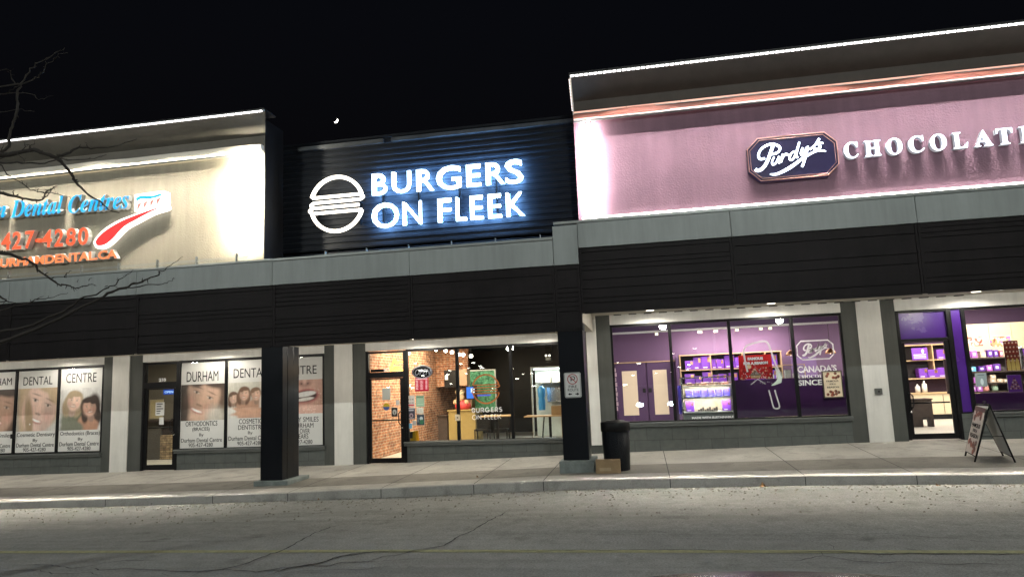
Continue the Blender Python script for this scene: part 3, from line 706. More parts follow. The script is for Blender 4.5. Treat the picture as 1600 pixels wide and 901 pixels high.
def trough(x0, x1, z, mat, label, y=14.93):
    t = thing('linear_light', ((x0+x1)/2, y, z), label, 'linear light')
    MB().box(x0, x1, y-.045, y+.06, z-.035, z-.022).build('tray', m_cop, t)
    b = MB(); x = x0
    while x < x1-.1: b.box(x+.004, min(x+1.15, x1)-.004, y-.022, y+.022, z-.02, z+.024); x += 1.15
    b.build('tube', mat, t)
trough(-17.8, -8.62, 5.775, e_troughL, 'bright warm light tube under the cream channel at the top of the dental sign wall', 14.90)
trough(-1.08, 13, 3.50, e_trough, 'bright white light tube along the foot of the mauve sign wall')
trough(-1.14, 13, 5.700, E('dim_channel_tube', (1,.80,.72), 1.6), 'thin peach light line on the underside of the salmon channel', 14.86)
trough(-1.14, 13, 5.862, E('dim_channel_tube_top', (1,.55,.42), 1.1), 'thin salmon light line on the top edge of the salmon channel', 14.86)
def upright(x, z0, z1, mat, label):
    t = thing('upright_light', (x, 14.94, z0), label, 'linear light')
    MB().box(x-.05, x+.05, 14.955, 14.992, z0, z1).build('tray', m_cop, t)
    MB().box(x-.03, x+.03, 14.915, 14.954, z0+.02, z1-.02).build('tube', mat, t)
upright(-8.95, 3.62, 5.72, e_troughL, 'upright bright light tube at the right end of the dental sign wall')
upright(-.84, 3.54, 5.66, e_trough, 'upright bright light tube at the left end of the mauve sign wall')

# rails of thin wire in front of the sign feet
def wires(x0, x1, y, z, label):
    b = MB()
    for k in range(3): b.box(x0, x1, y+.03*k, y+.03*k+.008, z+.03+.028*k, z+.038+.028*k)
    x = x0+.3
    while x < x1: b.box(x-.006, x+.006, y-.004, y+.075, z-.12, z+.16); x += 1.02
    b.build('bird_wire', m_cop, label=label, category='bird wire')
wires(-17.5, -8.75, 14.55, 3.10, 'thin metal wires on pins along the foot of the dental sign')
wires(-7.45, -1.75, 15.2, 3.13, 'thin metal wires on pins along the foot of the black ribbed wall')

# ---------------------------------------------------------------- burger restaurant sign
def lettersign(name, loc, label, cat): return thing(name, loc, label, cat)
def stroke_letter(ch, x0, x1, z0, z1, w):
    X = lambda u: x0+w/2+(x1-x0-w)*u; Z = lambda v: z0+w/2+(z1-z0-w)*v
    L = lambda *p: [(X(a), Z(b)) for a, b in p]
    arc = lambda cx, cy, rx, ry, a0, a1, n=14: [(cx+rx*math.cos(math.radians(a0+(a1-a0)*i/n)), cy+ry*math.sin(math.radians(a0+(a1-a0)*i/n))) for i in range(n+1)]
    A = lambda *a, **k: L(*arc(*a, **k))
    return {
     'B': [L((0,0),(0,1)), L((0,1),(.45,1))+A(.5,.76,.42,.24,90,-90)+L((0,.52)), L((0,.52),(.5,.52))+A(.55,.26,.45,.26,90,-90)+L((0,0))],
     'U': [L((0,1),(0,.38))+A(.5,.38,.5,.38,180,360)+L((1,1))],
     'R': [L((0,0),(0,1)), L((0,1),(.5,1))+A(.52,.73,.44,.27,90,-90)+L((0,.46)), L((.42,.46),(1,0))],
     'G': [A(.5,.5,.5,.5,48,330,26)+L((.97,.46),(.55,.46))],
     'E': [L((0,0),(0,1)), L((0,1),(1,1)), L((0,.5),(.93,.5)), L((0,0),(1,0))],
     'F': [L((0,0),(0,1)), L((0,1),(1,1)), L((0,.48),(.9,.48))],
     'S': [A(.5,.755,.46,.245,40,270,16)+A(.5,.25,.5,.25,90,-145,16)],
     'O': [A(.5,.5,.5,.5,0,360,36)], 'N': [L((0,0),(0,1)), L((0,1),(1,0)), L((1,0),(1,1))],
     'L': [L((0,1),(0,0)), L((0,0),(1,0))], 'K': [L((0,0),(0,1)), L((1,1),(0,.38)), L((.22,.55),(1,0))],
    }[ch]
t = lettersign('burger_sign', (-4.3, 15.85, 3.85), 'glowing white two-line burger shop name and burger outline on the black ribbed wall', 'lit sign')
def lit_letter(ch, x0, x1, z0, z1, off, y0, y1, mat, par):
    b = MB(); text(b, ch, x0, x1, z0, z1, y1, y1-y0, off=off); b.build('letter', mat, par)
    e = .018; b = MB(); text(b, ch, x0+e, x1-e, z0+e, z1-e, y1+.022, .018, off=off*.3); b.build('added_glow_back', e_addglow, par)  # added blue emitter hidden behind each letter to spread bloom on the wall
for ch, (a, c) in zip('BURGERS', [(-6.15,-5.77),(-5.65,-5.17),(-5.03,-4.60),(-4.54,-3.93),(-3.80,-3.45),(-3.33,-2.88),(-2.87,-2.44)]):
    lit_letter(ch, a, c, 4.64 if ch in 'GS' else 4.665, 5.22 if ch in 'GS' else 5.195, .004, 15.66, 15.71, e_burg, t)
for ch, (a, c) in zip('ONFLEEK', [(-6.17,-5.49),(-5.39,-4.92),(-4.52,-4.19),(-4.08,-3.82),(-3.735,-3.42),(-3.305,-2.985),(-2.875,-2.44)]):
    lit_letter(ch, a, c, 3.84 if ch == 'O' else 3.865, 4.46 if ch == 'O' else 4.435, -.014, 15.66, 15.71, e_burg, t)
# burger outline: two bun halves and a folded double patty line
cx, cz, R_ = -7.068, 4.54, .675
arc = lambda a0, a1, n=26: [(cx+R_*math.cos(math.radians(a0+(a1-a0)*i/n)), cz+R_*math.sin(math.radians(a0+(a1-a0)*i/n))) for i in range(n+1)]
w = .082
def icon(mat, y0, y1, par, f=lambda p: p, w=.082, nm='burger_outline'):
    b = MB()
    top = arc(16.8, 163.2); bot = arc(196.8, 343.2)
    xr, xl = cx+.60, cx-.60; zA, zB, zC, zD = 4.735, 4.607, 4.475, 4.345
    b.stroke([f(p) for p in top], w, y0, y1); wi = w*.80
    half = lambda x, za, zb, sg: [(x+sg*.085*math.sin(math.pi*i/12), za+(zb-za)*i/12) for i in range(13)]
    b.stroke([f(p) for p in [(xl-.03, zA), (xr, zA)]+half(xr, zA, zB, 1)+[(xl+.02, zB)]+half(xl+.02, zB, zC, -1)+[(xr-.02, zC)]], wi, y0+.002, y1)
    b.stroke([f(p) for p in [(xl+.04, zC+.01)]+half(xl-.02, zC, zD, -1)+[(xr+.05, zD)]], wi, y0+.004, y1)
    b.stroke([f(p) for p in bot], w, y0+.010, y1)
    return b.build(nm, mat, par)
icon(e_icon, 15.66, 15.71, t)
b = MB()
for ch_x in (-7.6,-6.5,-5.9,-5.0,-4.0,-3.1): b.box(ch_x-.01, ch_x+.01, 15.712, 15.872, 4.0, 4.9)
b.build('stand_off', m_blk, t)

# ---------------------------------------------------------------- chocolate signs
t = thing('plaque_sign', (3.31, 14.95, 3.98), 'dark purple eight-sided plaque with white script shop name, on the mauve wall', 'sign')
def octo(x0, x1, z0, z1, c): return [(x0+c,z0),(x1-c,z0),(x1,z0+c),(x1,z1-c),(x1-c,z1),(x0+c,z1),(x0,z1-c),(x0,z0+c)]
o1 = octo(2.43, 4.20, 3.97, 4.90, .22)
MB().prism(o1, 14.875, 14.99).build('plaque', M('plaque_purple', (.010,.007,.030), .4, var=.1, spec=.2, emit=(.12,.12,.45), estr=.05), t, bevel=.006)
m_rim = M('rose_gold_rim', (.55,.30,.25), .4, metal=.5, var=.05)
b = MB(); b.tube([(x, 14.868, z) for x, z in octo(2.44, 4.19, 3.98, 4.89, .218)], .012, 6, closed=True); b.tube([(x, 14.870, z) for x, z in octo(2.485, 4.145, 4.025, 4.845, .205)], .007, 6, closed=True); b.build('rim', m_rim, t)
SCR = [([(2.768,4.447),(2.679,4.445),(2.649,4.517),(2.694,4.629),(2.809,4.715),(2.954,4.739),(3.075,4.668),(3.07,4.59),(3.0,4.535),(2.92,4.525)],.042),
 ([(2.95,4.70),(2.883,4.533),(2.795,4.348),(2.697,4.234),(2.612,4.203),(2.564,4.235)],.06),
 ([(2.955,4.462),(2.905,4.365),(2.915,4.305),(2.975,4.325),(3.052,4.462),(3.022,4.37),(3.055,4.315)],.031),
 ([(3.136,4.507),(3.10,4.42),(3.081,4.345),(3.116,4.432),(3.181,4.495),(3.233,4.478)],.042),
 ([(3.362,4.542),(3.287,4.492),(3.254,4.399),(3.301,4.367),(3.373,4.464),(3.474,4.724),(3.39,4.462),(3.42,4.402)],.036),
 ([(3.533,4.602),(3.488,4.491),(3.529,4.448),(3.625,4.612),(3.559,4.388),(3.50,4.24),(3.476,4.205)],.045),
 ([(3.661,4.55),(3.774,4.635),(3.863,4.76),(3.83,4.667),(3.874,4.586),(3.801,4.547),(3.739,4.561)],.038),
 ([(3.855,4.672),(3.933,4.657)],.03),
 ([(2.846,4.104),(2.987,4.098),(3.244,4.208),(3.505,4.374),(3.726,4.486),(3.867,4.51),(3.969,4.481)],[.02,.05,.065,.05,.04,.035,.02])]
def smooth(p, n=6):
    q = []
    for i in range(len(p)-1):
        p0, p1, p2, p3 = p[max(i-1,0)], p[i], p[i+1], p[min(i+2,len(p)-1)]
        for k in range(n):
            t_ = k/n; q.append(tuple(.5*((2*p1[j])+(-p0[j]+p2[j])*t_+(2*p0[j]-5*p1[j]+4*p2[j]-p3[j])*t_**2+(-p0[j]+3*p1[j]-3*p2[j]+p3[j])*t_**3) for j in range(2)))
    q.append(p[-1]); return q
def script(mat, y0, y1, par, f=lambda p: p, k=1.0, name='script_lettering'):
    b = MB()
    for i, (p, w_) in enumerate(SCR):
        q = smooth(p); ws = [float(v)*k for v in np.interp(np.linspace(0,1,len(q)), np.linspace(0,1,len(p)), w_ if isinstance(w_, list) else [w_]*len(p))]
        b.stroke([f(a) for a in q], ws, y0+.0012*i, y1)
    return b.build(name, mat, par)
script(e_script, 14.850, 14.874, t)
t = thing('channel_letter_sign', (6, 14.95, 4.25), 'white glowing serif channel letters spelling the chocolatier trade, right of the purple plaque', 'lit sign')
CHX = [(4.30,4.60),(4.687,5.033),(5.104,5.43),(5.517,5.835),(5.914,6.245),(6.33,6.627),(6.718,7.079),(7.115,7.44),(7.54,7.73),(7.83,8.10),(8.19,8.53)]
for ch, (a, c) in zip('CHOCOLATIER', CHX):
    a, c = a+.06*(c-a), c-.06*(c-a)
    z0, z1 = (4.285, 4.625) if ch in 'CO' else (4.295, 4.615)
    ow = MB(); text(ow, serif(ch), a, c, z0, z1, 14.985, .112, off=-.002); ow.build('letter_return', m_ret, t)
    ow = MB(); text(ow, serif(ch), a-.001, c+.001, z0-.001, z1+.001, 14.870, .010, off=.004); ow.build('letter', e_choc, t)

# ---------------------------------------------------------------- dental sign
t = thing('dental_sign', (-14, 14.95, 3.4), 'lit sign with blue italic name, red phone number and red toothbrush on the cream wall', 'lit sign')
def duo(s, x0, x1, z0, z1, face, off=.0, sh=0, side=m_retL, name='letter', seam=.02):
    b = MB(); text(b, s, x0, x1, z0, z1, 14.985, .115, off=off+seam, shear=sh); b.build(name+'_return', e_whtL if side is None else side, t)
    b = MB(); text(b, s, x0+.012, x1-.012, z0+.012, z1-.012, 14.866, .008, off=off-.004, shear=sh); b.build(name, face, t)
duo(serif_it('Durham'), -17.75, -15.64, 4.72, 5.20, e_blueL, name='word_lettering')
duo(serif_it('Dental'), -15.52, -13.98, 4.69, 5.17, e_blueL, name='word_lettering')
duo(serif_it('Centres'), -13.84, -12.12, 4.66, 5.14, e_blueL, name='word_lettering')
for ch, (a, c) in zip('905-427-4280', [(-17.05,-16.77),(-16.73,-16.45),(-16.42,-16.14),(-16.08,-15.92),(-15.735,-15.445),(-15.415,-15.135),(-15.05,-14.77),(-14.742,-14.593),(-14.556,-14.25),(-14.195,-13.92),(-13.86,-13.57),(-13.52,-13.215)]):
    if ch == '-': b = MB(); b.box(a, c, 14.865, 14.98, 4.03, 4.10); b.build('digit', e_redL, t); continue
    zz = 3.885-.02*(a+15.7); duo(ch, a, c, zz-.01, zz+.46, e_redL, off=.02, name='digit', seam=.025)
duo('WWW.DURHAMDENTAL.CA', -17.30, -12.39, 3.435, 3.675, e_oraL, off=.03, name='web_address', seam=.02)
BR_ = [(-13.08,3.87),(-13.02,3.99),(-12.79,4.20),(-12.41,4.38),(-12.06,4.48),(-11.54,4.61),(-11.14,4.70),(-11.07,4.66),(-11.07,4.55),(-11.45,4.47),(-11.88,4.30),(-12.22,4.15),(-12.51,3.90),(-12.74,3.75),(-12.97,3.73)]
MB().prism(smooth(BR_+[BR_[0]], 4)[:-1], 14.868, 14.985).build('toothbrush_handle_edge', e_whtL, t)
cx_, cz_ = -12.1, 4.2
IN = [(-13.01,3.89),(-12.96,3.98),(-12.75,4.15),(-12.38,4.33),(-12.04,4.44),(-11.54,4.565),(-11.20,4.63),(-11.50,4.535),(-11.90,4.37),(-12.25,4.21),(-12.53,3.95),(-12.75,3.81),(-12.95,3.80)]
MB().prism(smooth(IN+[IN[0]], 4)[:-1], 14.858, 14.866).build('toothbrush_handle', e_redB, t)
MB().prism([(-11.98,4.58),(-11.99,5.0),(-11.6,5.02),(-11.18,5.03),(-11.08,4.98),(-11.07,4.72),(-11.54,4.63)], 14.880, 14.985).build('toothbrush_head', e_whtL, t)
MB().stroke(smooth([(-11.93,4.86),(-11.80,4.915),(-11.60,4.895),(-11.42,4.90),(-11.24,4.945)]), [.03]+[.075]*14+[.055]*9+[.02], 14.868, 14.878).build('blue_wave', E('lit_teal_wave', (.0,.40,.55), 1.3), t)
for k in range(4):
    x = -11.86+.175*k; z = 4.66+.028*k
    MB().prism([(x-.035,z-.06),(x-.03,z+.08),(x+.075,z+.125),(x+.03,z+.02)], 14.866, 14.878).build('bristle', E('lit_pale_red', (.75,.30,.25), .9), t)

# ---------------------------------------------------------------- crescent moon
d = Vector((-.40641529, .89919951, .38232124)); far = d*600
b = MB(); R1 = 2.1; A_ = []
ang = math.radians(-48)
for i in range(19):
    a = -math.pi/2+math.pi*i/18; A_.append((R1*math.cos(a), R1*math.sin(a)))
for i in range(17, 0, -1):
    a = -math.pi/2+math.pi*i/18; A_.append((R1*math.cos(a)*.45, R1*math.sin(a)))
pts = [(far.x+x*math.cos(ang)-z_*math.sin(ang), far.z+x*math.sin(ang)+z_*math.cos(ang)) for x, z_ in A_]
b.prism(pts, far.y, far.y+1); b.build('moon', e_moon, label='small bright crescent moon low in the black sky above the burger sign', category='moon')
# ---------------------------------------------------------------- faces on the dental window posters
SK = (196,142,112)
def face(p, cx, cy, r, skin, hair, rot=0, hairlong=True, smile=1, brow=(70,45,35), side=1):
    t = math.radians(rot); R2 = lambda u, v: (cx+(u*math.cos(t)-v*math.sin(t))*r, cy+(u*math.sin(t)+v*math.cos(t))*r/p.ar)
    E_ = lambda u, v, a, b_, c, rr=0, soft=.15, al=1: p.ell(*R2(u, v), a*r, b_*r/p.ar, c, rr+rot, soft, al)
    g_ = sum(skin)/3; skin = tuple(int(c*.80+(g_+10)*.20+8) for c in skin)
    dk = tuple(int(c*.78) for c in skin); lt = tuple(min(255, int(c*1.14)) for c in skin)
    if hairlong:
        E_(0, .12, 1.12, 1.28, hair, 0, .10); E_(-.75*side, -.8, .55, 1.1, hair, 10, .2); E_(.70*side, -.8, .45, 1.0, hair, -10, .2)
    else: E_(0, .28, 1.02, 1.05, hair, 0, .1)
    E_(0, -1.25, .42, .55, dk)                                   # neck
    E_(0, 0, .80, 1.06, skin, 0, .09); E_(.28*side, -.1, .55, .8, lt, 0, .5, .55); E_(-.5*side, -.15, .3, .8, dk, 0, .6, .45)
    E_(0, .98, .78, .34, hair, 0, .18); E_(-.55*side, .72, .42, .35, hair, 30*side, .2)
    for s in (-1, 1):
        E_(s*.33, .20, .13, .045, (206,190,178), 0, .4, .8); E_(s*.33, .20, .052, .052, (60,46,40), 0, .35); E_(s*.33, .25, .155, .022, (92,66,54), 0, .5, .75)
        E_(s*.34, .43, .21, .028, brow, s*-3, .5, .6); E_(s*.48, -.25, .2, .16, (215,130,110), 0, .8, .35)
    E_(.06*side, -.06, .07, .26, lt, 0, .6, .7); E_(0, -.27, .15, .055, dk, 0, .4, .8); E_(-.08, -.27, .03, .018, (140,92,76), 0, .5, .8); E_(.08, -.27, .03, .018, (140,92,76), 0, .5, .8)
    E_(0, -.53, .29*smile, .12, (176,104,94), 0, .3); E_(0, -.515, .235*smile, .07, (238,232,224), 0, .3)
    E_(0, -.405, .30*smile, .085, skin, 0, .25, .9); E_(0, -.475, .24*smile, .022, (186,116,102), 0, .5, .6); E_(0, -.84, .22, .1, lt, 0, .7, .4)

def post_thing(x0, x1, label):
    return thing('window_poster', ((x0+x1)/2, 17.03, -1.3), label, 'window poster')
def poster(x0, x1, label, heading, hz, picture, pz, lines, bg=m_paper, hx=None):
    t = post_thing(x0, x1, label)
    MB().box(x0, x1, 17.030, 17.034, -1.295, .935).build('sheet', bg, t)
    if picture: picture.soften(1); picture.noise(.03, 22); picture.mesh('photograph', m_pic, (x0+.01, 17.0275, pz[0]), (x1-x0-.02, 0, 0), (0, 0, pz[1]-pz[0]), t)
    b = MB(); hx = hx or (x0+.16, x1-.2); text(b, heading, hx[0], hx[1], hz[0], hz[1], 17.029, .003, off=0); b.build('heading', m_greyink, t)
    b = MB()
    for s, a, c, z0, z1, f in lines: text(b, s, a, c, z0, z1, 17.029, .003, off=0)
    b.build('lettering', m_greyink, t)
    return t
def bigface(skin, hair, bgc, rot, cx, cy, r, side=1, smile=.98, w=64, h=56):
    p = Pic(w, h, bgc); p.noise(.10); face(p, cx, cy, r, skin, hair, rot, True, smile, side=side); return p
# A0: cut by the frame edge
p = bigface((168,118,88), (60,42,30), (120,105,88), -14, .62, .50, .48)
poster(-18.54, -17.26, 'dental window poster with a tanned face, leftmost, cut off by the edge of the picture', 'DURHAM', (.57,.77), p, (-.70,.45),
       [('Whitening Smiles',-18.5,-17.33,-.90,-.76,1),('By',-18.0,-17.85,-1.03,-.93,1),('Durham Dental Centre',-18.45,-17.34,-1.15,-1.04,1),('905-427-4280',-18.3,-17.5,-1.27,-1.17,1)], hx=(-18.4,-17.40))
p = Pic(84, 74, (196,194,188)); p.rect(0,.16,0,1,(168,160,146)); p.noise(.05)
p.ell(.25,.45,.22,.9,(176,150,108),4,.2); p.ell(.42,.95,.42,.30,(186,160,116),-18,.2); face(p, .57, .54, .52, (206,160,138), (178,150,108), -20, False, .95, (96,66,48), side=-1)
p.ell(.30,.30,.10,.55,(160,132,92),6,.3); p.ell(.335,.16,.014,.018,(240,240,240))
poster(-17.18, -15.885, 'dental window poster of a blonde woman smiling in close-up beside a cut-off poster', 'DENTAL', (.54,.77), p, (-.72,.45),
       [('Cosmetic Dentistry',-17.14,-15.93,-.90,-.76,1),('By',-16.62,-16.47,-1.03,-.93,1),('Durham Dental Centre',-17.14,-15.95,-1.15,-1.04,1),('905-427-4280',-16.92,-16.20,-1.27,-1.17,1)])
p = Pic(84, 84, (198,198,196)); p.noise(.03)
p.ell(.36,.55,.19,.36,(150,130,92),6,.15); p.ell(.28,.18,.24,.36,(104,110,88),12,.15); p.ell(.80,.50,.17,.36,(52,34,24),-6,.15); p.ell(.86,.28,.14,.20,(48,30,22),0,.2); p.ell(.56,.30,.18,.22,(84,88,58),0,.5,.9)
p.ell(.68,.10,.26,.30,(184,128,92),-10,.1); p.noise(.07, 9)
face(p, .335, .67, .20, (214,166,140), (158,136,98), -10, True, 1.1); face(p, .715, .52, .19, (196,136,104), (54,36,26), 10, True, 1.1, side=-1)
p.ell(.30,.02,.28,.20,(112,116,96),6,.15)
poster(-15.815, -14.50, 'dental window poster of two long-haired women leaning together, one fair and one dark', 'CENTRE', (.55,.81), p, (-.73,.40),
       [('Orthodontics (Braces)',-15.76,-14.53,-.90,-.76,1),('By',-15.20,-15.05,-1.03,-.93,1),('Durham Dental Centre',-15.77,-14.55,-1.15,-1.04,1),('905-427-4280',-15.52,-14.80,-1.27,-1.17,1)])
p = Pic(88, 70, (120,104,78)); p.noise(.16, 8); p.ell(.14,.5,.22,.8,(58,44,34),0,.3); face(p, .47, .58, .50, (192,140,106), (66,48,34), -24, False, 1.02, (52,36,28)); p.ell(.80,.10,.20,.30,(196,190,176),20,.4,.8); p.ell(.05,.40,.14,.7,(48,38,30),0,.3,.9)
poster(-12.12, -10.83, 'dental window poster of a smiling child with a tilted head, right beside the glass door', 'DURHAM', (.43,.70), p, (-.585,.36),
       [('ORTHODONTICS',-11.96,-11.04,-.73,-.605,1),('(BRACES)',-11.76,-11.26,-.88,-.76,1),('By',-11.56,-11.43,-1.015,-.915,1),('Durham Dental Centre',-12.08,-10.90,-1.145,-1.04,1),('905-427-4280',-11.86,-11.16,-1.265,-1.165,1)])
p = Pic(96, 74, (188,186,172)); p.rect(0,1,0,.35,(170,140,112)); p.noise(.05)
for fx, fy, r, sk, hr, rt in ((.12,.56,.105,(196,150,120),(96,66,46),0),(.36,.66,.125,(200,146,112),(110,74,48),-6),(.62,.64,.120,(204,150,114),(124,88,58),4),(.84,.78,.095,(224,186,160),(206,178,128),0)):
    p.ell(fx, fy-.42, r*1.5, .34, (206,204,196) if fx < .3 or fx > .8 else (190,140,108), 0, .15); face(p, fx, fy, r, sk, hr, rt, fx < .5, 1.2)
p.ell(.5,.16,.42,.07,(196,142,106),6,.2); p.ell(.30,.22,.20,.05,(190,136,100),-14,.2); p.ell(.78,.24,.18,.05,(196,142,106),12,.2)
poster(-10.75, -9.45, 'dental window poster of a smiling family of four, half hidden by the black column', 'DENTAL', (.48,.72), p, (-.56,.36),
       [('COSMETIC',-10.42,-9.76,-.71,-.585,1),('DENTISTRY',-10.44,-9.70,-.86,-.74,1),('By',-10.16,-10.03,-1.0,-.90,1),('Durham Dental Centre',-10.71,-9.52,-1.13,-1.02,1),('905-427-4280',-10.46,-9.76,-1.255,-1.155,1)])
p = Pic(96, 74, (190,140,120)); p.noise(.05)
p.ell(.50,.30,.62,.95,(206,152,130),0,.4); p.ell(.62,.98,.12,.20,(150,100,84),0,.5,.6); p.ell(.60,.88,.13,.07,(140,84,70),0,.4,.8); p.ell(.67,.885,.028,.022,(70,36,32)); p.ell(.55,.885,.028,.022,(70,36,32)); p.ell(.61,.95,.05,.10,(222,172,150),0,.6,.7)
p.ell(.62,.50,.30,.22,(182,84,80),8,.10); p.ell(.62,.505,.255,.165,(60,22,24),8,.10); p.ell(.62,.57,.235,.075,(248,246,240),8,.12); p.ell(.62,.42,.19,.05,(235,228,220),8,.15)
for i in range(9): p.ell(.43+.047*i,.565+.006*i,.002,.055,(190,180,175),8,.4,.8)
p.ell(.62,.22,.22,.12,(224,168,146),0,.8,.5)
for i in range(70):
    a = rng.uniform(-.3,1.35)*math.pi; x_, y_ = .62+rng.uniform(.26,.40)*math.cos(-a), .42+rng.uniform(.26,.46)*math.sin(-a)
    if 0 < x_ < 1 and 0 < y_ < .85: p.ell(x_, y_, .006, .008, (255,236,214), 0, .5)
poster(-9.37, -8.075, 'dental window poster of a wide open laughing mouth, right of the black column', 'CENTRE', (.50,.72), p, (-.50,.36),
       [('HEALTHY SMILES',-9.3,-8.20,-.71,-.585,1),('IN DURHAM',-9.1,-8.34,-.86,-.74,1),('FOR OVER',-8.95,-8.44,-1.0,-.88,1),('25 YEARS',-8.98,-8.48,-1.13,-1.01,1),('905-427-4280',-9.05,-8.37,-1.265,-1.16,1)], hx=(-9.25,-8.25))

# ---------------------------------------------------------------- dental door glimpse
def note(x0, x1, z0, z1, label, pic=None, lines=None, y=17.02, mat=m_paper, cat='notice', group=None, name='notice', inkc=m_ink):
    t = thing(name, ((x0+x1)/2, y, z0), label, cat, group)
    MB().box(x0, x1, y, y+.004, z0, z1).build('sheet', mat, t)
    if pic: pic.mesh('print', m_pic, (x0+.004, y-.0016, z0+.004), (x1-x0-.008, 0, 0), (0, 0, z1-z0-.008), t)
    if lines:
        b = MB(); n_ = len(lines)
        for i, s in enumerate(lines):
            za = z1-(i+1)*(z1-z0)/(n_+.6)+.2*(z1-z0)/(n_+.6)*.5; hh = (z1-z0)/(n_+.6)*.62
            if isinstance(s, str) and s: text(b, s, x0+.12*(x1-x0), x1-.12*(x1-x0), za, za+hh, y-.0018, .0012, off=.01)
            elif s: b.box(x0+.12*(x1-x0), x0+(.12+.76*s)*(x1-x0), y-.003, y-.0008, za, za+hh*.55)
        b.build('lettering', inkc, t)
    return t
b = MB(); text(b, '210', -12.80, -12.59, .475, .565, 17.046, .003, off=.06); b.build('unit_number', m_wvinyl, label='white unit number 210 on the transom glass of the dental door', category='number')
note(-12.86, -12.60, -.42, -.07, 'white notice with black lines on the dental door glass, upper middle', lines=[.9,.7,1,.6,.5], y=17.024)
note(-12.74, -12.61, -.66, -.47, 'small white slip on the dental door, below the larger notice', y=17.024)
t = thing('lit_window_sign', (-12.62, 17.25, .14), 'small glowing blue sign hanging inside the top of the dental door', 'lit sign')
MB().box(-12.80, -12.45, 17.24, 17.26, .13, .26).build('panel', E('blue_sign_glow', (.02,.10,.6), .9), t)
b = MB(); text(b, 'OPEN', -12.76, -12.50, .165, .225, 17.236, .003, off=.04); b.build('lettering', E('blue_white_glow', (.5,.7,1), 1.2), t)
t = thing('reception_desk', (-14.7, 20.3, -1.84), 'dark reception desk with a ledge stone front, seen through the dental door', 'desk')
MB().box(-15.6, -14.90, 20.0, 20.7, -1.84, -.70).build('cabinet', M('grey_brown_cabinet', (.10,.085,.07), .6), t)
MB().box(-14.898, -14.25, 19.98, 20.65, -1.84, -1.10).build('stone_front', m_stone, t)
MB().box(-14.895, -14.27, 20.05, 20.6, -1.098, -.70).build('upper_front', m_dwood, t)
MB().box(-15.65, -14.2, 19.9, 20.8, -.698, -.64).build('top', m_dwood, t, bevel=.006)
t = thing('picture_frame', (-14.5, 21.95, -.9), 'framed certificate on the reception wall, right side of the dental door glass', 'picture frame')
MB().frame(-14.95, -14.55, 21.93, 21.98, -.62, -.10, .03).build('frame', m_dwood, t); MB().box(-14.92, -14.58, 21.95, 21.97, -.59, -.13).build('picture', m_beige, t)
t = thing('wall_board', (-16.2, 21.95, -.6), 'pale yellow lit board on the reception wall, left side of the dental door glass', 'board')
MB().box(-16.75, -16.30, 21.93, 21.98, -.62, -.02).build('board', M('pale_yellow_board', (.75,.62,.36), .6), t); MB().frame(-16.78, -16.27, 21.91, 21.95, -.65, .01, .03).build('frame', m_cream, t)

# ---------------------------------------------------------------- burger window: decal, signs, notices
t = thing('window_decal', (-3.83, 17.03, -.8), 'burger outline decal in burnt orange with silver shop name, on the middle burger window', 'decal')
k = .345/.71
icon(m_orvinyl, 17.034, 17.040, t, f=lambda q: (-3.81+(q[0]+7.068)*k*1.04, -.06+(q[1]-4.54)*k*1.06), w=.036)
b = MB()
for ch, (a, c) in zip('BURGERS', [(-4.18,-4.10),(-4.08,-3.98),(-3.96,-3.87),(-3.85,-3.73),(-3.70,-3.63),(-3.605,-3.52),(-3.50,-3.42)]):
    for s in stroke_letter(ch, a, c, -.625+.0, -.505, .022): b.stroke(s, .022, 17.036, 17.040)
for ch, (a, c) in zip('ONFLEEK', [(-4.18,-4.06),(-4.04,-3.95),(-3.87,-3.81),(-3.785,-3.735),(-3.71,-3.65),(-3.625,-3.565),(-3.54,-3.45)]):
    for s in stroke_letter(ch, a, c, -.795, -.675, .013): b.stroke(s, .013, 17.036, 17.040)
b.build('lettering', m_wvinyl, t)
t = thing('oval_open_sign', (-5.47, 17.2, .26), 'oval open sign with unlit glass tubes hanging in the burger window', 'neon sign')
el = lambda rx, rz, n=36: [(-5.475+rx*math.cos(2*math.pi*i/n), .425+rz*math.sin(2*math.pi*i/n)) for i in range(n)]
MB().prism(el(.27,.165), 17.19, 17.22).build('board', m_blk, t)
m_tube = M('unlit_tube_with_glow', (.55,.5,.55), .3, var=0, emit=(.6,.55,.65), estr=.25)  # unlit tubes carry a faint glow of their own in the material
MB().tube([(x, 17.18, z) for x, z in el(.245,.145)], .008, 6, closed=True).tube([(x, 17.175, z) for x, z in el(.265,.162)], .005, 6, closed=True).build('rim_tube', m_tube, t)
b = MB(); text(b, 'OPEN', -5.68, -5.275, .345, .50, 17.18, .012, off=.005, shear=.25); b.build('lettering', m_tube, t)
b = MB(); b.tube([(-5.68,17.2,.55),(-5.68,17.2,1.5)], .004, 5); b.tube([(-5.35,17.2,.58),(-5.35,17.2,1.5)], .004, 5); b.build('cord', m_blk, t)
t = thing('hours_sign', (-5.49, 17.2, -.06), 'glowing red business hours board hanging below the open sign', 'lit sign')
MB().box(-5.67, -5.32, 17.19, 17.21, -.055, .285).build('board', M('red_lit_board', (.5,.01,.03), .5, var=0, emit=(.9,.01,.06), estr=.5), t)
e_hr = E('hours_letter_glow', (1,.62,.62), 1.3)
b = MB(); text(b, 'BUSINESS HOURS', -5.65, -5.34, .235, .268, 17.188, .003, off=.05)
for i, dd in enumerate(['MON','TUE','WED','THU','FRI','SAT','SUN']):
    z = .195-.034*i; text(b, dd, -5.65, -5.585, z, z+.022, 17.188, .003, off=.05); text(b, '11:00', -5.54, -5.47, z, z+.022, 17.188, .003, off=.05); b.box(-5.45,-5.435,17.185,17.188,z+.008,z+.014); text(b, '9:00' if i < 4 else '10:00', -5.40, -5.345, z, z+.022, 17.188, .003, off=.05)
b.build('lettering', e_hr, t)
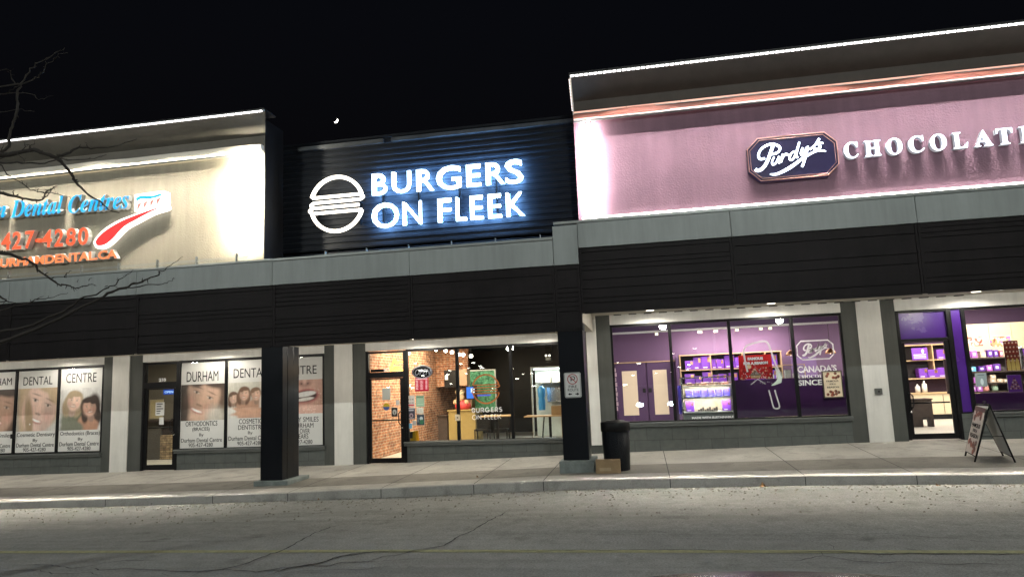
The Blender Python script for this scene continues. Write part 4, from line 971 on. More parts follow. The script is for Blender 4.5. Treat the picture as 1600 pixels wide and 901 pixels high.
t = thing('neon_wall_sign', (-6.17, 17.25, .46), 'blazing amber two-line neon lettering inside the transom above the burger door', 'neon sign')
b = MB()
for s in ([(-6.34,.665),(-6.30,.64),(-6.27,.70),(-6.25,.80)],[(-6.23,.68),(-6.22,.81)],[(-6.20,.67),(-6.17,.74),(-6.12,.67)],[(-6.12,.68),(-6.08,.72),(-6.03,.70),(-5.99,.71)]): b.stroke(smooth(s,4), .042, 17.25, 17.27)
b.build('script_line', e_neon, t)
b = MB(); text(b, 'BULL', -6.345, -6.0, .475, .605, 17.25, .02, off=.06); b.build('block_line', e_neon, t)
b = MB(); text(b, '212', -6.44, -6.28, .475, .545, 17.046, .003, off=.06); b.build('unit_number', m_wvinyl, label='white unit number 212 on the transom glass of the burger door', category='number')
MB().box(-6.82,-6.46,17.12,17.2,.475,.54).build('door_closer', m_blk, label='black door closer arm box at the foot of the burger transom', category='door closer')
def grid_pic(w, h, bg, ink, n=3, m=3, bar=None):
    p = Pic(w, h, bg)
    for i in range(n):
        for j in range(m): p.rect(.1+.8*i/n+.08, .1+.8*i/n+.18, .3+.6*j/m, .3+.6*j/m+.09, ink)
    if bar: p.rect(.12,.9,.06,.2,bar)
    return p
note(-5.83, -5.63, -.425, -.15, 'white notice with a red strip, top left of the burger window notices', grid_pic(24,30,(215,210,205),(50,50,55),3,2,(200,70,80)))
p = Pic(22,30,(150,180,155)); p.rect(.08,.92,.84,.94,(90,130,105)); [p.rect(.15,.85,.2+.12*i,.225+.12*i,(190,215,195)) for i in range(5)]
note(-5.60, -5.385, -.435, -.155, 'pale green printed certificate, top right of the burger window notices', p)
p = Pic(24,32,(60,62,78)); p.rect(0,1,.9,1,(190,190,195)); p.rect(.15,.85,.72,.84,(190,190,200)); p.ell(.5,.32,.26,.2,(170,150,160)); p.ell(.5,.30,.12,.1,(60,40,50)); p.rect(.1,.9,.02,.09,(190,190,190))
note(-5.83, -5.625, -.735, -.445, 'dark navy flyer with a round badge, middle left of the burger window notices', p)
note(-5.59, -5.41, -.60, -.455, 'small white notice with dark spots, middle right of the burger window notices', grid_pic(20,16,(210,210,200),(50,60,60),2,2))
p = Pic(24,28,(48,60,74)); p.ell(.6,.62,.22,.18,(190,200,205)); p.ell(.65,.3,.3,.22,(50,110,80)); p.rect(.1,.25,.3,.7,(110,120,130))
note(-5.59, -5.39, -.885, -.62, 'dark blue and green flyer, lower right of the burger window notices', p)
note(-5.83, -5.71, -.955, -.83, 'small light blue card, lowest left of the burger window notices', grid_pic(16,16,(120,180,215),(235,240,240),2,2))
note(-5.70, -5.605, -.88, -.765, 'small grey white card between the flyers of the burger window', grid_pic(12,12,(180,180,180),(90,80,70),1,2))
note(-6.48, -6.265, -.235, .055, 'blank pale grey sheet taped to the burger door, upper middle', y=17.024, mat=M('pale_grey_sheet', (.5,.53,.5), .6, var=.03))
p = Pic(20,20,(150,80,45)); p.ell(.5,.55,.46,.42,(60,80,130)); p.ell(.5,.62,.44,.30,(205,170,40)); p.rect(.2,.8,.42,.48,(60,60,40))
t = thing('round_sticker', (-6.37, 17.024, -.49), 'round yellow and blue sticker on the burger door glass', 'sticker')
MB().prism([(-6.375+.088*math.cos(a*.2618), -.40+.088*math.sin(a*.2618)) for a in range(24)], 17.022, 17.026).build('disc', M('yellow_sticker', (.50,.36,.02), .5), t)
MB().prism([(-6.375+.086*math.cos(a*.2618+math.pi), -.405+.086*math.sin(a*.2618+math.pi)) for a in range(13)], 17.019, 17.0215).build('band', M('blue_sticker', (.05,.09,.3), .5), t)
p = Pic(16,22,(30,30,32)); p.ell(.5,.5,.34,.30,(190,190,185)); p.ell(.5,.42,.14,.18,(120,120,118))
note(-6.245, -6.085, -.655, -.43, 'black card with a white oval, beside the burger door handle', p, y=17.024)
note(-6.125, -6.03, -.375, -.245, 'tiny white card at the right edge of the burger door glass', grid_pic(12,12,(215,210,205),(70,60,60),2,1), y=17.024)
# ---- burger interior
t = thing('wet_floor_stand', (-5.82, 17.5, -1.77), 'yellow folding caution stand behind the lower left of the burger window', 'caution sign')
m_y = M('caution_yellow', (.75,.48,.01), .45)
b = MB(); b.prism([(-5.95,-1.77),(-5.68,-1.77),(-5.76,-1.05),(-5.87,-1.05)], 17.40, 17.415); b.build('front_panel', m_y, t)
b = MB(); b.prism([(-5.95,-1.77),(-5.68,-1.77),(-5.76,-1.05),(-5.87,-1.05)], 17.62, 17.635); b.build('rear_panel', m_y, t)
MB().box(-5.93, -5.82, 17.36, 17.38, -1.22, -1.06).build('black_bag', m_blk, label='small black pouch leaning on the yellow caution stand', category='pouch')
def counter(name, x0, x1, y0, y1, zf, zt, mat, mtop, label, cat='counter'):
    t = thing(name, ((x0+x1)/2, (y0+y1)/2, zf), label, cat)
    MB().box(x0, x1, y0, y1, zf, zt-.04).build('front', mat, t, bevel=.006); MB().box(x0-.03, x1+.03, y0-.04, y1, zt-.038, zt).build('top', mtop, t, bevel=.005); return t
counter('order_counter', -6.17, -5.29, 22, 23, -1.77, -.70, m_olive, m_olive, 'olive tan order counter below the red-aproned chef figure, behind the burger glass')
counter('waste_cabinet', -6.52, -6.21, 22, 22.6, -1.77, -.85, m_dwood, m_dwood, 'narrow brown waste cabinet left of the olive tan counter', 'cabinet')
t = thing('chef_figure', (-5.76, 22.2, -.70), 'plump chef figure bust in a red apron and cream hat, standing on the order counter', 'figure')
b = MB(); b.ball((-5.76,22.3,-.58), .26, 1.05, .8, .75); b.build('body', M('red_apron', (.62,.06,.07), .6), t)
b = MB(); b.ball((-5.83,22.25,-.33), .145, 1, .95, 1); b.ball((-5.98,22.22,-.46), .09); b.ball((-5.62,22.2,-.47), .08); b.build('head', M('cream_skin', (.66,.45,.28), .6), t)
b = MB(); b.ball((-5.84,22.25,-.20), .12, 1.1, 1, .75); b.ball((-5.93,22.25,-.15), .075); b.ball((-5.76,22.25,-.13), .08); b.build('hat', M('cream_hat', (.75,.66,.48), .7), t)
t = thing('black_menu_box', (-6.02, 22, .03), 'black wall box with a small pale card, hanging beyond the brick wall', 'wall box')
MB().box(-6.25, -5.87, 21.9, 22.4, .02, .56).build('box', m_blk, t); MB().box(-6.22, -6.12, 21.88, 21.9, .26, .40).build('card', m_paper, t)
b = MB(); b.box(-5.86, -5.52, 21.95, 22.4, .06, .56); b.build('upper_cabinet', M('brown_board', (.30,.19,.12), .6), label='brown board cabinet to the right of the black menu box', category='cabinet')
b = MB(); b.box(-5.99, -5.53, 22.6, 23.1, -.70, .0); b.build('rear_cabinet', M('brown_board_dark', (.26,.155,.10), .6), label='brown panel standing behind the chef figure', category='panel')
t = thing('television', (-5.15, 21, -.36), 'small wall screen glowing blue and white behind the burger decal', 'television')
MB().box(-5.32, -4.97, 21.0, 21.05, -.37, .03).build('housing', m_blk, t)
MB().box(-5.30, -5.08, 20.99, 21.0, -.34, .005).build('screen', E('screen_blue', (.01,.16,.75), 1.2), t); MB().box(-5.16, -5.05, 20.985, 20.989, -.17, -.04).build('screen_picture', E('screen_white', (.6,.85,1), 2), t)
MB().box(-4.97, -4.55, 20.99, 21.0, -.28, -.24).build('light_bar', E('bar_violet', (.08,.08,.7), 1), t)
t = thing('hedge_panel', (-5.22, 23, -.8), 'green artificial hedge panel on the dark back wall of the burger shop', 'wall panel')
def hedge():
    m, nt, b_ = new_mat('artificial_hedge'); N = nt.nodes; L = nt.links
    tc = N.new('ShaderNodeTexCoord'); vo = N.new('ShaderNodeTexVoronoi'); vo.inputs['Scale'].default_value = 22; L.new(tc.outputs['Object'], vo.inputs['Vector'])
    cr = N.new('ShaderNodeValToRGB'); cr.color_ramp.elements[0].color = (.012,.07,.035,1); cr.color_ramp.elements[1].color = (.10,.36,.20,1)
    L.new(vo.outputs['Color'], cr.inputs[0]); L.new(cr.outputs[0], b_.inputs['Base Color']); b_.inputs['Roughness'].default_value = .6; return m
b = MB(); b.box(-5.68, -4.83, 23.0, 23.06, -.78, .52)
for i in range(500):
    x, z = random.uniform(-5.66,-4.85), random.uniform(-.76,.50); s = random.uniform(.02,.04); a = random.uniform(0,6.28)
    b.add([(x,22.995,z),(x+s*math.cos(a),22.96,z+s*math.sin(a)),(x+s*math.cos(a+1),22.975,z+s*math.sin(a+1))], [(0,1,2)])
b.build('foliage_board', hedge(), t); MB().frame(-5.72, -4.79, 22.97, 23.05, -.82, .56, .04).build('frame', m_cop, t)
# pendant bulbs
for i, (x, z) in enumerate([(-5.93,1.13),(-5.64,1.08),(-5.45,1.03),(-5.24,.95),(-5.11,.94),(-4.88,.89)]):
    t = thing('pendant_bulb', (x, 20, z), ['first','second','third','fourth','fifth','last'][i]+' warm bulb from the left in the row hanging under the burger ceiling', 'pendant light', 'warm bulbs under the burger ceiling')
    MB().ball((x,20,z), .05).build('bulb', e_bulb, t); MB().tube([(x,20,z+.05),(x,20,1.55)], .006, 5).build('cord', m_blk, t)
# kitchen pass
t = thing('kitchen_opening', (-3.2, 24, -1.75), 'brightly lit kitchen doorway with shelves at the back right of the burger shop', 'doorway')
MB().box(-3.72, -2.2, 24.6, 24.7, -1.77, .56).build('back_panel', M('pale_steel_wall', (.55,.62,.60), .35), t)
MB().frame(-3.78, -2.2, 23.95, 24.05, -1.77, .60, .05).build('frame', m_cop, t); MB().box(-3.70, -2.24, 24.1, 24.4, .50, .54).build('light', e_kitchen, t)
MB().box(-3.66, -2.3, 24.2, 24.55, .02, .05).build('shelf', m_chrome, t); MB().box(-3.3, -2.3, 24.3, 24.59, -.62, -.1).build('hood', m_chrome, t, bevel=.02)
t = thing('blue_water_jug', (-3.38, 23.6, -.83), 'bright blue dispenser standing at the left of the kitchen doorway', 'dispenser')
MB().lathe(-3.38, 23.6, [(.11,-.85),(.12,-.6),(.10,-.45),(.12,-.4),(.13,-.15),(.05,-.05)], 14).build('bottle', M('blue_plastic', (.05,.28,.62), .3, emit=(.05,.3,.7), estr=.08), t)
for i in range(3):
    x = -3.5+.42*i; MB().box(x, x+.36, 24.22, 24.5, .052, .30+.05*(i % 2)).build('stock_box', M('pale_carton', (.62,.50,.36), .8), label=['left','middle','right'][i]+' pale carton on the kitchen shelf of the burger shop', category='carton', group='cartons on the kitchen shelf')
def table(x0, x1, y0, y1, zt, zf, label):
    t = thing('table', ((x0+x1)/2, (y0+y1)/2, zf), label, 'table', 'tables in the burger dining room')
    MB().box(x0, x1, y0, y1, zt-.035, zt).build('table_top', m_wood, t, bevel=.008)
    MB().box((x0+x1)/2-.035, (x0+x1)/2+.035, (y0+y1)/2-.03, (y0+y1)/2+.03, zf+.02, zt-.037).build('post', m_blk, t)
    MB().box((x0+x1)/2-.25, (x0+x1)/2+.25, (y0+y1)/2-.03, (y0+y1)/2+.03, zf, zf+.02).build('foot', m_blk, t)
table(-4.70, -3.78, 20.0, 20.7, -.84, -1.77, 'pale topped table behind the silver shop name on the burger window')
table(-3.40, -2.0, 20.0, 20.7, -.88, -1.77, 'pale topped table in front of the bright kitchen doorway, carrying a brown carton')
MB().box(-2.62, -2.22, 20.1, 20.5, -.878, -.62).build('carton', m_card, label='brown carton on the table in front of the kitchen doorway', category='carton')
MB().box(-2.30, -2.05, 19.7, 20.0, -1.76, -.70).build('crate_stack', m_card, label='tall brown carton stack at the right edge of the burger window', category='carton')
b = MB(); b.box(-3.30, -2.95, 20.9, 21.3, -1.77, -1.72); b.tube([(-3.05,21.0,-1.72),(-2.95,21.0,-.9)], .02, 6); b.build('floor_cleaner', m_blk, label='black upright floor cleaner below the table near the kitchen', category='cleaner')
t = thing('emergency_light', (-2.89, 22, .74), 'twin-headed emergency light unit high on the burger shop back wall', 'emergency light')
MB().box(-2.97, -2.81, 22, 22.1, .74, .82).build('box', m_cop, t); MB().ball((-2.95,21.98,.88), .035).ball((-2.84,21.98,.88), .035).build('lamp', e_track, t)
b = MB(); b.box(-2.99, -2.79, 22.1, 22.25, .70, 1.55); b.build('hanging_post', m_blk, t)
t = thing('dark_chair_stack', (-4.8, 21.4, -1.77), 'dark chairs and bags under the left dining table of the burger shop', 'chair')
b = MB()
for x in (-5.15,-4.55): b.box(x, x+.42, 21.2, 21.6, -1.33, -1.28); b.box(x, x+.42, 21.58, 21.62, -1.28, -.85); [b.box(x+a, x+a+.03, 21.2+c, 21.23+c, -1.77, -1.33) for a in (0,.39) for c in (0,.37)]
b.build('seats', m_blk, t)
t = thing('door_buzzer', (-4.53, 16.97, -.76), 'small cream box on the left mullion of the burger windows', 'buzzer')
MB().box(-4.59, -4.46, 16.955, 16.982, -.80, -.65).build('box', m_cream, t, bevel=.005); MB().tube([(-4.525,16.955,-.725),(-4.525,16.945,-.725)], .016, 10).build('button', m_blk, t)
t = thing('door_buzzer', (-17.22, 16.97, -.86), 'small black box on the left mullion of the dental windows', 'buzzer')
MB().box(-17.28, -17.15, 16.955, 16.982, -.90, -.78).build('box', m_blk, t, bevel=.005)
# ---------------------------------------------------------------- chocolate window graphics
t = thing('window_logo', (3.87, 17.03, .3), 'white eight-sided script logo on the rightmost display pane of the chocolate shop', 'decal')
MB().stroke(octo(3.49,4.27,.315,.735,.10)+[octo(3.49,4.27,.315,.735,.10)[0]], .030, 17.034, 17.038).build('outline', m_wvinyl, t)
script(m_wvinyl, 17.024, 17.038, t, f=lambda q: (3.60+(q[0]-2.56)*.40, .36+(q[1]-4.10)*.48), k=.68)
b = MB(); text(b, "CANADA'S", 3.46, 4.30, .025, .175, 17.038, .004, off=.03); b.build('window_lettering', m_wvinyl, label="white lettering CANADA'S under the eight-sided window logo", category='lettering')
b = MB(); text(b, serif('CHOCOLATIER'), 3.46, 4.36, -.105, -.03, 17.038, .004); b.build('window_lettering', m_wvinyl, label='small white serif lettering partly hidden by the framed chocolate poster', category='lettering')
b = MB(); text(b, 'SINCE 1907', 3.45, 4.40, -.27, -.14, 17.038, .004, off=.03); b.build('window_lettering', m_wvinyl, label='white lettering SINCE on the purple pane, partly hidden by the framed poster', category='lettering')
b = MB(); text(b, 'MADE WITH SUSTAINABLE', 1.05, 1.98, -.935, -.885, 17.038, .004, off=.05); b.build('window_lettering', m_wvinyl, label='small white lettering MADE WITH SUSTAINABLE along the foot of the second pane', category='lettering')
HK = [(2.37,.09),(2.335,.35),(2.325,.56),(2.36,.65),(2.42,.70),(2.64,.76),(2.80,.775),(2.88,.71),(2.93,.52),(3.0,.24),(3.07,.06)]
b = MB(); b.stroke(smooth(HK,3), .040, 17.036, 17.040)
t = thing('cane_decal', (2.7, 17.04, -.75), 'silver outline of a tall bent cane, in front of the red poster', 'decal'); b.build('upper_outline', m_gvinyl, t); b = MB()
b.stroke(smooth([(2.93,-.34),(2.96,-.50),(3.0,-.70),(2.97,-.755),(2.89,-.75),(2.86,-.68),(2.83,-.50),(2.80,-.34)],3), .032, 17.0355, 17.040)
b.build('lower_outline', m_gvinyl, t)
b = MB(); b.prism([(2.97,.18),(3.0,.16),(3.11,-.06),(3.09,-.18),(2.92,-.24),(2.86,-.235),(2.98,-.14),(3.03,-.06),(3.0,.05)], 17.034, 17.038); b.build('cane_fill', M('pale_mint_vinyl', (.42,.50,.46), .5), label='pale mint blade shape of the cane decal', category='decal')
b = MB()
for i in range(60):
    a = random.uniform(0,6.28); x = 2.57+random.gauss(0,.14); z = .02+random.gauss(0,.10); s = random.uniform(.012,.03)
    b.prism([(x,z),(x+s*math.cos(a),z+s*math.sin(a)),(x+s*math.cos(a+.9),z+s*math.sin(a+.9))], 17.036+.00003*i, 17.040)
b.stroke([(2.42,-.20),(2.58,-.08),(2.74,-.20)], .014, 17.033, 17.036)
b.build('leaf_decal', m_gvinyl, label='silver vinyl scatter of leaves and flowers over the red poster', category='decal')
# purple film along the foot of the display panes
for x0, x1, w_ in ((2.07,3.378,'third'),(3.453,4.438,'fourth')):
    MB().box(x0, x1, 17.056, 17.060, -.94, -.085).build('window_film', m_vinyl, label=w_+' display pane film: deep purple vinyl across the lower half, left of the grey pillar' if w_ == 'fourth' else w_+' display pane film: deep purple vinyl below the red poster', category='window film')
MB().box(7.045, 8.58, 17.056, 17.060, -.94, -.575).build('window_film', m_vinyl, label='purple vinyl strip at the foot of the window right of the chocolate shop door', category='window film')
MB().box(8.66, 10.26, 17.056, 17.060, -.94, -.575).build('window_film', m_vinyl, label='purple vinyl strip at the foot of the far right window', category='window film')
t = thing('red_poster', (2.56, 17.12, -.06), 'red poster reading famous for a reason with scattered chocolates, in the third display pane', 'poster')
p = Pic(60, 44, (196,18,22)); 
for i in range(60): p.ell(rng.uniform(0,1), rng.uniform(0,.5)**1.1, rng.uniform(.02,.045), rng.uniform(.02,.05), [(150,20,24),(214,90,70),(226,190,160),(90,20,16)][i % 4], rng.uniform(0,90))
p.ell(.30,.52,.07,.085,(240,214,170)); p.rect(.34,.62,.02,.13,(200,170,120)); p.poly([(.28,.13),(.48,.36),(.68,.13)],(120,110,90))
MB().box(2.24, 2.99, 17.45, 17.46, -.077, .484).build('card', m_red, t); p.mesh('print', m_pic, (2.245,17.448,-.072), (.74,0,0), (0,0,.55), t)
b = MB(); text(b, 'FAMOUS', 2.45, 2.80, .362, .434, 17.446, .003, off=.08); text(b, 'FOR A REASON', 2.35, 2.90, .26, .326, 17.446, .003, off=.08); b.build('lettering', m_wvinyl, t)
def choc_pic(w, h, bg, n=14, seed=1, words=True):
    r = np.random.default_rng(seed); p = Pic(w, h, bg)
    for i in range(n):
        x = r.uniform(.12,.88); y = r.uniform(.74,.95) if i % 2 else r.uniform(.05,.26)
        c = [(96,42,28),(128,58,38),(70,30,22)][i % 3]; p.ell(x, y, .085, .058, c, r.uniform(0,180), .15); p.ell(x-.02, y+.01, .03, .015, (190,120,90), 0, .5, .7)
    return p
def framed(x0, x1, z0, z1, y, label, seed, lab='poster', bg=(222,206,178)):
    t = thing('framed_poster', ((x0+x1)/2, y, z0), label, lab)
    MB().frame(x0, x1, y, y+.03, z0, z1, .022).build('frame', m_dwood, t); MB().box(x0+.01, x1-.01, y+.018, y+.028, z0+.01, z1-.01).build('backing', m_paper, t)
    choc_pic(40, 58, bg, 16, seed).mesh('print', m_pic, (x0+.022,y+.015,z0+.022), (x1-x0-.044,0,0), (0,0,z1-z0-.044), t)
    b = MB(); xm = (x0+x1)/2; zm = (z0+z1)/2; hw = (x1-x0)*.30; hh = (z1-z0)*.055
    text(b, 'FAMOUS', xm-hw, xm+hw, zm+hh*1.5, zm+hh*2.7, y+.013, .002, off=.02); text(b, 'FOR A', xm-hw*.5, xm+hw*.5, zm-hh*.5, zm+hh*.6, y+.013, .002, off=.02); text(b, 'REASON', xm-hw, xm+hw, zm-hh*2.6, zm-hh*1.4, y+.013, .002, off=.02)
    b.build('lettering', m_dwood, t); return t
framed(3.95, 4.37, -.56, .045, 16.935, 'dark framed cream poster with brown chocolates, in front of the rightmost display pane', 3)
# ---------------------------------------------------------------- chocolate shop interior
# doors in the back wall
for x0, x1, w_ in ((-.92,.11,'left'),(.13,1.08,'right')):
    t = thing('interior_door', ((x0+x1)/2, 24.95, -1.55), w_+' purple interior door with a tall cream panel, seen through the first display pane', 'door', 'pair of purple doors in the back wall')
    MB().box(x0+.01, x1-.01, 24.90, 24.99, -1.55, .60).build('leaf', m_purple2, t, bevel=.008)
    MB().box(x0+.20 if w_ == 'left' else x0+.20, x1-.32 if w_ == 'left' else x1-.28, 24.885, 24.90, -1.18, .33).build('panel', M('frosted_cream_glass', (.72,.60,.42), .5, var=.03, emit=(.9,.72,.5), estr=.22), t)
    xh = x1-.10 if w_ == 'left' else x0+.08
    MB().box(xh-.05, xh+.05, 24.87, 24.9, -.42, -.28).build('push_plate', m_blk, t)
MB().box(-1.0, 1.12, 24.86, 24.99, .60, .635).build('door_header', m_wood, label='thin pale strip over the pair of purple interior doors', category='trim')
def shelf_unit(name, x0, x1, y, depth, zs, divs, zb, label, mat=m_wood, back=m_darkback, th=.035):
    t = thing(name, ((x0+x1)/2, y+depth/2, zb), label, 'shelving')
    for z in zs: MB().box(x0, x1, y, y+depth, z-th/2, z+th/2).build('shelf', mat, t)
    b = MB()
    for x in divs: b = MB(); b.box(x-th/2, x+th/2, y+.002, y+depth-.01, zb, max(zs)); b.build('divider', mat, t)
    MB().box(x0, x1, y+depth, y+depth+.03, zb, max(zs)).build('back', back, t); return t
shelf_unit('display_shelving', 1.22, 4.48, 24.2, .5, [.76,.26,-.22,-.72], [1.24,2.23,3.24,3.96,4.45], -1.55, 'long oak shelving with purple gift boxes, behind the display panes')
def gift(x, y, z, w, h, d, mat, label, group=None, tagc=True, name='gift_box'):
    t = thing(name, (x+w/2, y, z), label, 'gift box', group)
    MB().box(x, x+w, y, y+d, z, z+h).build('box', mat, t, bevel=.006)
    if tagc: MB().box(x+w*.62, x+w*.92, y-.004, y, z+h*.55, z+h*.92).build('emblem', m_copper if tagc is True else tagc, t); MB().box(x+w*.15, x+w*.6, y-.004, y, z+h*.10, z+h*.17).build('print', m_wvinyl, t)
    return t
ORD = ['first','second','third','fourth','fifth','sixth','seventh','eighth','ninth','tenth']
G = 'purple gift boxes on the long shelving'
top = [(1.40,.30,.30),(1.68,.27,.40),(1.93,.33,.42),(2.26,.24,.32),(2.42,.25,.30),(2.68,.34,.42),(3.01,.24,.34),(4.02,.34,.38)]
for i, (x, w, h) in enumerate(top): gift(x, 24.25+.06*(i % 2), .28, w-.02, h, .3, m_lilac, ORD[i]+' purple gift box from the left on the upper shelf of the long shelving', G)
mid = [(1.36,.34,.34),(1.70,.22,.26),(1.94,.30,.38),(2.26,.24,.28),(2.46,.26,.30),(2.78,.30,.32),(3.30,.26,.28),(3.60,.28,.34),(4.02,.30,.36)]
for i, (x, w, h) in enumerate(mid): gift(x, 24.25+.06*(i % 2), -.20, w-.02, h, .3, m_lilac, ORD[i]+' purple gift box from the left on the middle shelf of the long shelving', G)
t = thing('purple_placard', (3.68, 24.1, .27), 'violet placard with white figures and wording, standing on the upper shelf above the red poster', 'placard')
MB().box(3.34, 4.02, 24.05, 24.08, .27, .65).build('card', M('violet_card_bright', (.30,.07,.60), .5, emit=(.4,.1,.8), estr=.15), t)
b = MB(); text(b, 'New', 3.62, 3.76, .50, .58, 24.05, .003, off=.05); b.ball((3.46,24.045,.54), .055, .8, .1, 1.2); b.ball((3.90,24.045,.54), .055, .8, .1, 1.2)
for i in range(3): b.box(3.44, 3.92, 24.045, 24.048, .43-.05*i, .455-.05*i)
b.build('print', m_wvinyl, t)
t = thing('purple_placard', (3.68, 24.0, -.2), 'violet placard on the middle shelf, mostly hidden behind the red poster', 'placard')
MB().box(3.32, 4.02, 24.05, 24.08, -.2, .14).build('card', m_lilac, t); MB().box(3.55, 3.9, 24.045, 24.049, .05, .09).build('print', m_wvinyl, t)
# glass display case in front
t = thing('display_case', (1.6, 18.9, -1.55), 'white glass-fronted display case with rows of dark blue boxes, in the second display pane', 'display case')
for z in (-.20,-.50,-.86): MB().box(.95, 2.20, 18.62, 19.2, z-.02, z+.012).build('shelf', m_white2, t)
MB().box(.95, 2.20, 19.2, 19.24, -1.55, -.22).build('back_panel', m_cream, t); MB().box(.95, 2.20, 18.60, 19.2, -1.55, -.90).build('plinth', M('dark_teal_plinth', (.06,.07,.07), .5), t)
MB().box(.93, .965, 18.58, 19.2, -.9, .0).box(2.17, 2.21, 18.58, 19.2, -1.5, .0).box(.93, 2.21, 18.58, 18.62, -.01, .025).box(.97, 2.17, 18.585, 18.60, -.15, -.13).build('rails', m_chrome, t)
MB().box(.97, 2.17, 18.575, 18.58, -.88, -.02).build('front_glass', m_glass, t)
for i in range(6): gift(1.05+.185*i, 18.72, -.485, .155, .19, .12, m_blue, ORD[i]+' blue violet box from the left in the middle of the glass display case', 'blue violet boxes in the display case', tagc=m_copper)
for i, x in enumerate((1.03,1.93)): gift(x, 18.72, -.845, .20, .26, .12, m_lilac, ['left','right'][i]+' purple box on the lowest shelf of the glass display case')
r = random.Random(3)
for i in range(6):
    x = 1.08+.18*i; b = MB(); b.box(x, x+.13, 18.7, 18.85, -.188, -.175)
    for k in range(5): b.ball((x+.02+.024*k, 18.74+.02*(k % 2), -.155+r.uniform(0,.02)), .022)
    b.build('chocolate_tray', M('tray_chocolates_%d' % i, [(.16,.08,.06),(.10,.05,.04),(.30,.13,.10)][i % 3], .5), label=ORD[i]+' chocolate tray from the left on the top shelf of the glass case', category='tray', group='chocolate trays in the glass case')
b = MB()
for k in range(9): b.box(1.32+.055*k, 1.365+.055*k, 18.7, 18.8, -.845, -.80+.03*((k*7) % 3))
b.build('bar_row', m_dwood, label='row of dark chocolate bars on the lowest shelf of the glass case', category='chocolate bars')
b = MB(); b.box(.86, .93, 18.9, 19.2, -.9, -.18); [b.box(.855, .935, 18.86, 18.9, -.80+.12*k, -.74+.12*k) for k in range(5)]; b.build('side_rack', m_blue, label='small rack of blue packs at the left side of the glass case', category='rack')
t = thing('wall_banner', (1.2, 24.6, -1.0), 'dark tall folded panel between the purple doors and the long shelving', 'panel')
MB().box(1.10, 1.20, 24.2, 24.9, -1.55, .70).build('board', m_purple2, t)
b = MB()
for k in range(9): b.box(-.86+.02*(k % 2), -.78+.02*(k % 2), 21.0, 21.05, -.85+.14*k, -.74+.14*k)
b.build('hanging_packs', M('pale_pink_packs', (.6,.45,.5), .5), label='column of small pale packs hanging at the left edge of the first display pane', category='packets')
# right part of the room: counter with glass, lilac panel
counter('sales_counter', 3.35, 5.4, 20.6, 21.4, -1.55, -.12, m_cream, m_white2, 'cream sales counter behind the purple film of the third and fourth panes')
t = thing('counter_glass_case', (4.2, 20.9, -.12), 'low glass case on the cream sales counter, behind the cane decal', 'glass case')
MB().frame(3.36, 4.4, 20.65, 20.7, -.12, .27, .02).build('frame', m_wood, t); MB().box(3.38, 4.38, 20.66, 20.665, -.1, .25).build('front_glass', m_glass, t)
b = MB(); [b.box(3.45+.22*k, 3.6+.22*k, 20.8, 20.95, -.11, .02+.05*(k % 3)) for k in range(4)]; b.build('packs', m_paper, t)
MB().box(4.45, 5.15, 22.6, 22.68, -.2, .5).build('lilac_board', M('lilac_board', (.26,.16,.38), .5), label='lilac board behind the white lettering of the rightmost display pane', category='board')
for i, x in enumerate((3.93, 4.93)):
    t = thing('pendant_lamp', (x, 20, .5), ['copper pendant lamp hanging between the third and fourth display panes','copper pendant lamp at the right edge of the rightmost display pane'][i], 'pendant lamp', 'copper pendant lamps over the counter')
    MB().lathe(x, 20, [(.135,.50),(.13,.53),(.10,.585),(.05,.62),(.03,.64)], 20).build('shade', m_copper, t)
    MB().tube([(x,20,.64),(x,20,1.94)], .006, 5).build('cord', m_blk, t); MB().ball((x,20,.53), .035).build('bulb', E('soft_bulb', (1,.85,.65), 12), t)
# track rail and lamps
t = thing('track_rail', (2, 19, 1.24), 'pale horizontal ceiling track running across all four display panes', 'track rail')
MB().box(-1.0, 5.3, 19.0, 19.06, 1.235, 1.285).build('rail', m_white2, t)
for i, x in enumerate((.42,1.53,1.93,2.46,3.05,3.28)):
    t = thing('track_lamp', (x, 18.95, 1.16), ORD[i]+' small cream spotlight from the left under the pale ceiling track', 'spotlight', 'spotlights on the ceiling track')
    MB().box(x-.05, x+.05, 18.93, 19.0, 1.15, 1.235).build('housing', m_cream, t, bevel=.008); MB().box(x-.035, x+.035, 18.925, 18.93, 1.16, 1.21).build('lens', e_track, t)
MB().box(-1.1, 5.5, 19.4, 19.5, 1.32, 1.94).build('purple_bulkhead', m_purple2, label='deep purple ceiling bulkhead above the pale track', category='bulkhead')
# behind the glass door
shelf_unit('display_shelving', 8.0, 10.0, 24.4, .45, [.75,.27,-.30], [8.02,9.05,9.98], -.32, 'oak shelving with purple boxes seen through the chocolate shop door')
for i, (x, z, w, h) in enumerate([(8.60,-.28,.27,.30),(8.85,-.28,.30,.25),(9.15,-.28,.32,.30),(9.46,-.28,.22,.34),(9.18,.29,.30,.30)]):
    gift(x, 24.45-.05*(i % 2), z, w, h, .3, m_lilac, ORD[i]+' purple gift box from the left on the shelving seen through the shop door', 'purple gift boxes seen through the shop door')
t = thing('purple_placard', (8.6, 24.3, .28), 'violet placard with white wording, at the top left behind the shop door glass', 'placard')
MB().box(8.40, 8.86, 24.28, 24.31, .285, .66).build('card', m_lilac, t); b = MB(); b.ball((8.72,24.28,.55), .05, .8, .1, 1.3); [b.box(8.44, 8.80, 24.275, 24.28, .44-.05*k, .46-.05*k) for k in range(3)]; b.build('print', m_wvinyl, t)
MB().box(8.0, 10.0, 24.80, 24.88, -.74, -.33).build('splash_panel', M('dark_plum_tile', (.05,.03,.05), .2), label='dark plum splash panel between the shelving and the cream counter behind the door', category='panel')
t = counter('back_counter', 8.15, 10.1, 24.0, 24.8, -1.40, -.74, m_cream, m_wood, 'cream cupboard counter seen through the chocolate shop door')
